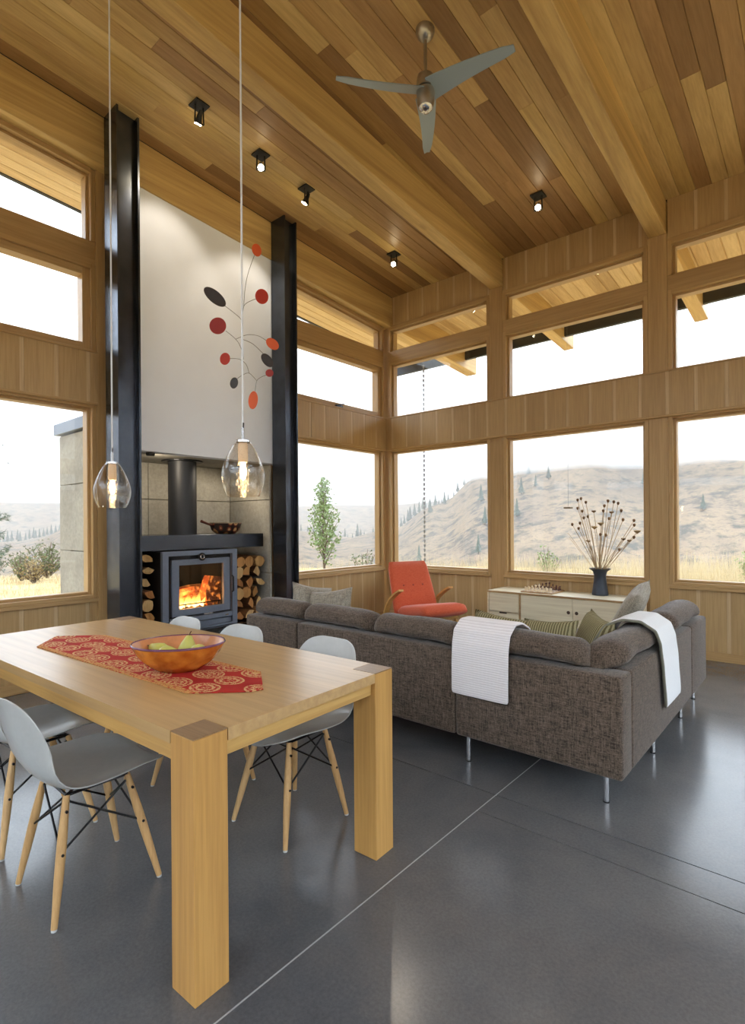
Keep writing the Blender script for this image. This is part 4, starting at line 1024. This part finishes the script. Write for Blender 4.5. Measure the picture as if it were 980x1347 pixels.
# vase with dried seed heads
vx, vy = 3.045, -.16
vs_ = thing('iron_vase', 'dark iron vase with a flared rim holding dried stems', 'vase', (vx, vy, SZ1 + .001))
obj('vase_body', LA([(0, 0), (.082, 0), (.082, .012), (.072, .08), (.062, .16), (.06, .21), (.072, .25), (.108, .275), (.106, .279), (.066, .255), (.054, .21), (.05, .05), (0, .04)], 28), 'vase_iron', vs_, smooth=True, ang=50)
obj('vase_lip', LA([(.098, .274), (.108, .277), (.108, .282), (.096, .279)], 28), 'vase_rim', vs_, smooth=True)
heads = [(403, 103, 0), (428, 92, 0), (465, 120, 0), (403, 165, 0), (437, 187, 0), (480, 228, 0), (525, 190, 1), (450, 238, 0), (362, 288, 0), (420, 278, 0), (410, 318, 0), (605, 147, 0), (633, 110, 0), (677, 117, 0), (710, 128, 0), (733, 183, 0), (597, 185, 0), (660, 197, 1), (640, 243, 0), (747, 252, 0), (575, 365, 0), (617, 370, 0), (830, 258, 0), (832, 292, 0), (855, 345, 2), (830, 385, 0), (795, 412, 1), (530, 312, 2), (578, 285, 2), (720, 480, 0), (485, 415, 1), (750, 400, 1), (340, 385, 3), (330, 350, 3)]
rv = random.Random(4); base = Vector((vx, vy, SZ1 + .2))
for i, (hx, hy, kd) in enumerate(heads):
    P = on(690 + hx / 5.765, 640 + hy / 5.765, 1, vy + rv.uniform(-.06, .06))
    b0_ = base + Vector((rv.uniform(-.03, .03), rv.uniform(-.025, .025), 0)); mid = b0_.lerp(P, .5) + Vector((rv.uniform(-.012, .012), rv.uniform(-.012, .012), rv.uniform(0, .02)))
    lab = ['dried stem with a small brown seed pod in the iron vase', 'dried stem with a flat dark seed cluster in the iron vase', 'dried stem with a broad tan umbel in the iron vase', 'bare dried twig reaching out of the iron vase'][kd]
    sg = thing('dried_flower', lab, 'dried flower', b0_, 0, ['seed pod stems', 'flat cluster stems', 'umbel stems', 'bare twigs'][kd])
    obj('stem', TU([b0_, mid, P],   .0028 if kd < 3 else .0016, 5), 'stem_dry', sg, world=True)
    if kd == 0: bm = LA([(0, -.019), (.010, -.010), (.0145, .003), (.011, .015), (0, .018)], 8, c=P)
    elif kd == 1: bm = LA([(0, -.014), (.008, -.009), (.024, .002), (.022, .011), (0, .014)], 9, c=P)
    elif kd == 2:
        bm = bmesh.new(); lathe(bm, [(0, -.02), (.006, -.012), (.036, .008), (.03, .017), (0, .02)], 10, c=P)
        for k in range(10): tube(bm, [P + Vector((0, 0, -.02)), P + Vector((cos(k * .63) * .035, sin(k * .63) * .035, .012))], .0016, 4)
    else:
        bm = bmesh.new()
        for k in range(4): q = mid.lerp(P, .5 + k * .13); tube(bm, [q, q + Vector((rv.uniform(-.05, .0), rv.uniform(-.03, .03), rv.uniform(.0, .03)))], .001, 4)
    obj('seed_head' if kd < 3 else 'twiglet', bm, 'head_dry' if kd in (0, 1) else 'stem_dry', sg, world=True)

# outlets
for F, a, lab in ((FL, -.93, 'black wall outlet under the window left of the orange chair'), (FB, .85, 'black wall outlet under the back window right of the orange chair')):
    P = Vector(F(a, -.001, .225)); ot = thing('wall_outlet', lab, 'outlet', P)
    obj('cover_plate', bx(a - .035, a + .035, -.008, -.001, .225, .34, m=F, bev=.002, seg=1), 'outlet_black', ot, world=True)
    for zz in (.25, .295): obj('socket', bx(a - .016, a + .016, -.0095, -.008, zz, zz + .028, m=F), 'fixture_black', ot, world=True)

# ------------------------------------------------------------------ outside: roof edge, chain, terrain, plants, fog
bm = bmesh.new(); box(bm, -1.47, XR + 1.45, 2.0, 2.05, CEIL - .275, CEIL + .3, m=shear()); box(bm, -1.47, -1.425, YR - 1.3, 2.0, CEIL - .004, CEIL + .3, m=shear())
tag(obj('roof_fascia', bm, 'gutter', recenter=False), 'dark metal fascia along the roof edge outside', None, None, 'structure')
rc = at(557, 487, 9.0)
rc = on(557, 487, 1, 1.93)
cc = thing('rain_chain', 'thin metal rain chain hanging from the roof edge outside the corner window', 'rain chain', (rc.x, rc.y, -.2))
z = 4.2; k = 0
while z > -.15:
    bm = LA([(.012, 0), (.022, .05), (.024, .052), (.014, 0)], 6); bm.transform(Matrix.Translation((rc.x, rc.y, z - .06)))
    if k == 0: lk = obj('chain_cup', bm, 'chain', cc, world=True); lm = lk.data
    else:
        o = lk.copy(); COL.objects.link(o); o.location = (0, 0, -.085 * k)
    k += 1; z -= .085
obj('chain_wire', TU([(rc.x, rc.y, 4.35), (rc.x, rc.y, -.2)], .003, 5), 'chain', cc, world=True)
bf = on(747.5, 668, 1, 1.6)
fd = thing('hanging_feeder', 'small slab bird feeder on a thin wire outside the middle back window', 'bird feeder', bf)
obj('feeder_tray', bx(bf.x - .05, bf.x + .05, bf.y - .05, bf.y + .05, bf.z - .012, bf.z + .012, bev=.004), 'feeder', fd, world=True)
obj('feeder_wire', TU([bf, (bf.x, bf.y, cz(bf.y))], .002, 5), 'chain', fd, world=True)

# terrain: the bench the house stands on, a valley, then hills; polar grid round the house
def lerp_tab(tab, v):
    if v <= tab[0][0]: return tab[0][1]
    for (a, b), (c, d) in zip(tab, tab[1:]):
        if v <= c:
            u_ = (v - a) / (c - a); u_ = u_ * u_ * (3 - 2 * u_); return b + (d - b) * u_
    return tab[-1][1]
# azimuth (degrees right of the view axis) -> height of the first crest and of the hills behind it, metres
CR1 = [(-60, 10), (-38, -6), (-34, -10), (-28, 2), (-20, 12), (-9, -2), (-4, -8), (2, -3), (7, 12), (12, 30), (17, 38), (22, 41), (27, 34), (32, 40), (36, 40), (50, 44), (80, 30)]
CR2 = [(-60, 40), (-38, 34), (-28, 30), (-15, 36), (-8, 30), (0, 26), (8, 44), (20, 60), (40, 60), (80, 50)]
def ss(a, b, v): v = max(0, min(1, (v - a) / (b - a))); return v * v * (3 - 2 * v)
def ground(r, az):
    x = CAM.x + r * (fwd.x * cos(az) + r0.x * sin(az)); y = CAM.y + r * (fwd.y * cos(az) + r0.y * sin(az))
    d = math.degrees(az); P = Vector((x, y, 0))
    c1 = lerp_tab(CR1, d) if abs(d) < 80 else 20; c2 = lerp_tab(CR2, d) if abs(d) < 80 else 40
    near = -.32 + .10 * noise.noise(P * .25)
    z = near - 22 * ss(19, 85, r)
    z += (c1 + 22.3) * ss(95, 330, r) - (c1 + 12) * .55 * ss(345, 450, r) * (1 if c1 < 25 else .2)
    z += max(0, c2 - (c1 * (.45 if c1 < 25 else .9) - 6)) * ss(430, 700, r)
    amp = ss(60, 160, r) * min(1, .35 + .65 * ss(100, 300, r))
    rid = 1 - abs(noise.noise(P * .013 + Vector((3, 1, 0)))) * 2
    z += amp * (rid * 5.0 + noise.noise(P * .035) * 2.6 + noise.noise(P * .11) * .8 - 3)
    return Vector((x, y, z))
import itertools
rad = [0.5, 4, 8, 12, 15, 18, 22, 27, 33, 40, 50, 62, 76, 92] + [100 + 8 * i for i in range(44)] + [460 + 20 * i for i in range(14)] + [760, 850]
azs = [-180 + 6 * i for i in range(17)] + [-80 + .75 * i for i in range(214)] + [81 + 6 * i for i in range(17)]
azs = sorted(set([a for a in azs if a < 180]))
verts = []; n_a = len(azs)
for r in rad:
    for a in azs: verts.append(ground(r, radians(a)))
near_f, far_f = [], []
for i in range(len(rad) - 1):
    for j in range(n_a):
        j2 = (j + 1) % n_a
        (near_f if rad[i] < 40 else far_f).append((i * n_a + j, i * n_a + j2, (i + 1) * n_a + j2, (i + 1) * n_a + j))
gs = struct('ground_terrain', 'dry grass bench around the house with hills across the valley')
for nm, fs, mt in (('meadow', near_f, 'dry_meadow'), ('hillside', far_f, 'hillside')):
    used = sorted(set(itertools.chain(*fs))); mp_ = {v: i for i, v in enumerate(used)}
    me = bpy.data.meshes.new(nm); me.from_pydata([verts[v] for v in used], [], [[mp_[v] for v in f[::-1]] for f in fs]); me.polygons.foreach_set('use_smooth', [True] * len(me.polygons))
    me.materials.append(M[mt]); o = bpy.data.objects.new(nm, me); COL.objects.link(o); o.parent = gs

def on_ground(px, r):
    az = atan2(px - CXP, FPX); return ground(r / cos(az), az)

# tall dry grass along the edge of the bench
rg = random.Random(21); gv, gf = [], []
def blade(x, y, z, h, w, lean, a):
    i = len(gv); dx, dy = cos(a) * w, sin(a) * w; lx, ly = cos(a + 1.2) * lean, sin(a + 1.2) * lean
    gv.extend([(x - dx, y - dy, z), (x + dx, y + dy, z), (x + dx * .6 + lx * .4, y + dy * .6 + ly * .4, z + h * .6), (x - dx * .6 + lx * .4, y - dy * .6 + ly * .4, z + h * .6), (x + lx, y + ly, z + h)])
    gf.extend([(i, i + 1, i + 2, i + 3), (i + 3, i + 2, i + 4)])
for k in range(11000):
    px = rg.uniform(385, 1000); t_g = rg.uniform(10.5, 15.5) if px > 500 else rg.uniform(10.5, 16)
    P = on_ground(px, t_g)
    if P.y < 1.2 and P.x > -1.2: continue
    hgt = rg.uniform(.4, .92) * (1 if px > 510 else .8) * (1.0 + .25 * noise.noise(P * .8))
    blade(P.x, P.y, P.z - .02, hgt, rg.uniform(.003, .007), rg.uniform(.02, .22), rg.uniform(0, 6.28))
for k in range(6000):
    P = on_ground(rg.uniform(-60, 130), rg.uniform(8.5, 20))
    if P.x > -1.6: continue
    blade(P.x, P.y, P.z - .02, rg.uniform(.06, .22), rg.uniform(.004, .01), rg.uniform(.02, .12), rg.uniform(0, 6.28))
me = bpy.data.meshes.new('tall_grass'); me.from_pydata(gv, [], gf); me.materials.append(M['straw']); o = bpy.data.objects.new('tall_grass', me); COL.objects.link(o)
tag(o, 'tall dry straw-coloured grass growing outside the windows', 'grass', None, 'stuff')

# leafy plants
def leaf_cloud(bm, pts, size, rr, n_per=1):
    for p in pts:
        for _ in range(n_per):
            q = Vector(p); a = Vector((rr.uniform(-1, 1), rr.uniform(-1, 1), rr.uniform(-.6, 1))).normalized(); b = a.orthogonal().normalized(); s_ = size * rr.uniform(.6, 1.3)
            v = [bm.verts.new(q), bm.verts.new(q + a * s_ * .5 + b * s_ * .32), bm.verts.new(q + a * s_), bm.verts.new(q + a * s_ * .5 - b * s_ * .32)]
            bm.faces.new(v)
def shrub(P, h, w, mat, label, seed, leaf=.045, nb=46, up_=1.0, cat='shrub', name='shrub', group=None, dens=9):
    rr = random.Random(seed); s_ = thing(name, label, cat, P, 0, group); bs = bmesh.new(); lf = []
    for k in range(nb):
        a = rr.uniform(0, 6.28); sp_ = rr.uniform(.05, 1) * w / 2; hh = h * rr.uniform(.55, 1.0) * (1 - .35 * (sp_ / (w / 2)) ** 2)
        tip = Vector((cos(a) * sp_, sin(a) * sp_, hh)); mid = Vector((cos(a) * sp_ * .35, sin(a) * sp_ * .35, hh * .5))
        tube(bs, [(cos(a) * .03, sin(a) * .03, 0), mid, tip], .01, 4, radii=[.012, .008, .003])
        for q in range(dens):
            f = rr.uniform(.25 * up_, 1); p = mid.lerp(tip, (f - .5) * 2) if f > .5 else Vector((0, 0, 0)).lerp(mid, f * 2)
            lf.append(p + Vector((rr.uniform(-1, 1), rr.uniform(-1, 1), rr.uniform(-1, 1))) * leaf * 1.6)
    obj('stems', bs, 'bark', s_); bl = bmesh.new(); leaf_cloud(bl, lf, leaf, rr, 3); fo = obj('foliage', bl, mat, s_); fo['kind'] = 'stuff'
    return s_
shrub(on_ground(62, 17), 1.25, 2.2, 'leaf_shrub', 'grey-green shrub beside the concrete chimney outside', 1, .06, 60)
shrub(on_ground(28, 16), .95, 1.5, 'leaf_shrub', 'low grey-green shrub outside the dining window', 2, .055, 40)
shrub(on_ground(44, 15.5), .85, 1.3, 'leaf_dry', 'dry tan shrub between the green shrubs outside', 3, .05, 40)
shrub(on_ground(-8, 19), 1.2, 1.2, 'needle_green', 'dark bushy shrub under the pine branches outside', 4, .06, 40)
shrub(on_ground(478, 13), 1.25, .7, 'leaf_shrub', 'small olive bush near the corner outside the awning window', 5, .05, 26)
shrub(on_ground(721, 13.5), 1.2, .6, 'leaf_green', 'small upright green bush outside the vase window', 6, .05, 30)
shrub(on_ground(985, 12.5), 1.1, .8, 'leaf_green', 'green leafy bush outside the rightmost back window', 7, .06, 24)
# young tree
TP = on_ground(427, 13.5); yt = thing('young_tree', 'slender young leafy tree outside the window left of the orange chair', 'tree', TP)
rr = random.Random(8); bt = bmesh.new(); lf = []
def limb(a, b, r_):
    tube(bt, [a, a.lerp(b, .5) + Vector((rr.uniform(-.03, .03), rr.uniform(-.03, .03), 0)), b], r_, 6, radii=[r_, r_ * .7, r_ * .3])
    for k in range(int((b - a).length * 40)): lf.append(a.lerp(b, rr.uniform(.15, 1)) + Vector((rr.gauss(0, .07), rr.gauss(0, .07), rr.gauss(0, .06))))
trunk_top = Vector((-.1, .05, 2.75)); tube(bt, [(0, 0, 0), (-.05, 0, 1.2), trunk_top], .03, 8, radii=[.04, .025, .006])
for k in range(34):
    f = .22 + .74 * k / 34; a = k * 2.4; base_ = Vector((-.05 * f, 0, 2.75 * f)); ln = (.15 + .78 * (1 - f) ** .8) * rr.uniform(.7, 1.1)
    limb(base_, base_ + Vector((cos(a) * ln * .55, sin(a) * ln * .55, ln * .95)), .012)
for k in range(60): lf.append(Vector((-.1, .05, 0)) + Vector((rr.gauss(0, .05), rr.gauss(0, .05), rr.uniform(1.9, 2.85))))
obj('trunk', bt, 'bark', yt); bl = bmesh.new(); leaf_cloud(bl, lf, .06, rr, 4); fo = obj('foliage', bl, 'leaf_green', yt); fo['kind'] = 'stuff'
# pine whose branches reach into the left window
PP = on_ground(-75, 22); pn = thing('pine_tree', 'tall pine reaching its branches into view outside the dining window', 'tree', PP)
bt = bmesh.new(); tube(bt, [(0, 0, 0), (0, 0, 4), (.1, 0, 9)], .18, 10, radii=[.2, .15, .04]); obj('trunk', bt, 'bark', pn)
rr = random.Random(9)
for k in range(26):
    z = 1.6 + k * .27; a = k * 2.1 + rr.uniform(-.3, .3)
    if k % 3 == 0: a = atan2(r0.y, r0.x) + rr.uniform(-.35, .35)
    ln = (2.9 - .22 * (z - 1.6)) * rr.uniform(.8, 1.1)
    e_ = Vector((cos(a) * ln, sin(a) * ln, z - .15 + rr.uniform(-.2, .3))); b_ = bmesh.new(); tube(b_, [(0, 0, z), e_.lerp(Vector((0, 0, z)), .5) + Vector((0, 0, .05)), e_], .03, 5, radii=[.04, .025, .008])
    br = obj('branch', b_, 'bark', pn); bl = bmesh.new()
    for q in range(80):
        f = rr.uniform(.35, 1.02); c_ = Vector((0, 0, z)).lerp(e_, f) + Vector((rr.gauss(0, .16), rr.gauss(0, .16), rr.gauss(.03, .09)))
        for w_ in range(9):
            d_ = Vector((rr.uniform(-1, 1), rr.uniform(-1, 1), rr.uniform(-.3, 1))).normalized() * .2; s_ = d_.orthogonal().normalized() * .008
            v = [bl.verts.new(c_ - s_), bl.verts.new(c_ + s_), bl.verts.new(c_ + d_)]; bl.faces.new(v)
    nd = obj('needles', bl, 'needle_green', br); nd['kind'] = 'stuff'
# conifers dotting the hillsides, one mesh shared
def conifer_mesh(seed):
    rr = random.Random(seed); bm = bmesh.new(); tube(bm, [(0, 0, -.5), (0, 0, 9.5)], .16, 5, radii=[.22, .03])
    for k in range(9):
        z = 1 + k * .95; R = (2.3 - .23 * k) * rr.uniform(.85, 1.1); n = 9
        ring = [bm.verts.new((cos(2 * pi * i / n) * R * rr.uniform(.65, 1.1), sin(2 * pi * i / n) * R * rr.uniform(.65, 1.1), z + rr.uniform(-.25, .1))) for i in range(n)]; tp = bm.verts.new((0, 0, z + 1.7))
        for i in range(n): bm.faces.new((ring[i], ring[(i + 1) % n], tp))
    return bm
protos = [obj('hill_conifer', conifer_mesh(s_), 'conifer', recenter=False) for s_ in (1, 2, 3)]
def conifer(px, r, h, label, group, i=[0]):
    P = on_ground(px, r); k = i[0]; i[0] += 1
    o = protos[k] if k < 3 else protos[k % 3].copy()
    if k >= 3: COL.objects.link(o)
    o.location = P; s_ = h / 11.5; o.scale = (s_, s_, s_); o.rotation_euler = (0, 0, k * 1.7); tag(o, label, 'conifer', group)
rt = random.Random(14)
for k in range(26): conifer(521 + k * 5.0 + rt.uniform(-2, 2), rt.uniform(318, 352) - k * .2, rt.uniform(6, 10), 'conifer in the dark treeline along the ridge beyond the corner window', 'ridge conifers')
for px, r, h in ((566, 270, 9), (585, 285, 8), (633, 240, 9), (638, 200, 8), (551, 190, 8), (629, 170, 7)): conifer(px, r, h, 'lone conifer on the slope seen through the corner back window', 'corner slope conifers')
for px, r, h in ((703, 330, 9), (684, 300, 8), (690, 295, 9), (697, 290, 9), (679, 270, 7), (696, 255, 7), (722, 235, 7), (705, 230, 6), (686, 225, 8), (680, 200, 8), (843, 260, 9), (848, 215, 8), (704, 305, 8)): conifer(px, r, h, 'conifer dotting the slope seen through the vase window', 'vase window conifers')
for px, r, h in ((951, 320, 9), (894, 275, 8), (925, 170, 6), (973, 255, 8)): conifer(px, r, h, 'lone conifer on the slope seen through the rightmost back window', 'right slope conifers')
for k in range(20): conifer(-20 + k * 5.2 + rt.uniform(-2, 2), 330 + rt.uniform(-5, 8), rt.uniform(6, 9), 'conifer in the treeline on the spur beyond the dining window', 'spur conifers')
for k in range(18): conifer(392 + k * 6 + rt.uniform(-3, 3), rt.uniform(300, 420), rt.uniform(6, 10), 'conifer on the misty slope behind the young tree', 'misty slope conifers')

# fog: a thin valley haze and a denser cloud deck over the hilltops (rings round the house, so none indoors)
def ring_volume(name, ri, ro, z0_, z1_, dens, label):
    bm = bmesh.new(); n = 48; V = []
    for (r, z) in ((ri, z0_), (ro, z0_), (ro, z1_), (ri, z1_)): V.append([bm.verts.new((CAM.x + cos(2 * pi * k / n) * r, CAM.y + sin(2 * pi * k / n) * r, z)) for k in range(n)])
    for q in range(4):
        for k in range(n): bm.faces.new((V[q][k], V[q][(k + 1) % n], V[(q + 1) % 4][(k + 1) % n], V[(q + 1) % 4][k]))
    t = NT(name); v = t.n('VolumeScatter'); v.inputs['Color'].default_value = (.97, .98, 1, 1); v.inputs['Density'].default_value = dens; v.inputs['Anisotropy'].default_value = .0
    t.l(v.outputs[0], t.out.inputs['Volume']); M[name] = t.m
    o = obj(name, bm, name, recenter=False); tag(o, label, 'fog', None, 'stuff')
ring_volume('valley_haze', 60, 880, -60, 24.4, .0011, 'thin pale haze hanging across the valley')
ring_volume('cloud_deck', 170, 880, 24.5, 60, .026, 'dense low cloud hiding the hilltops')
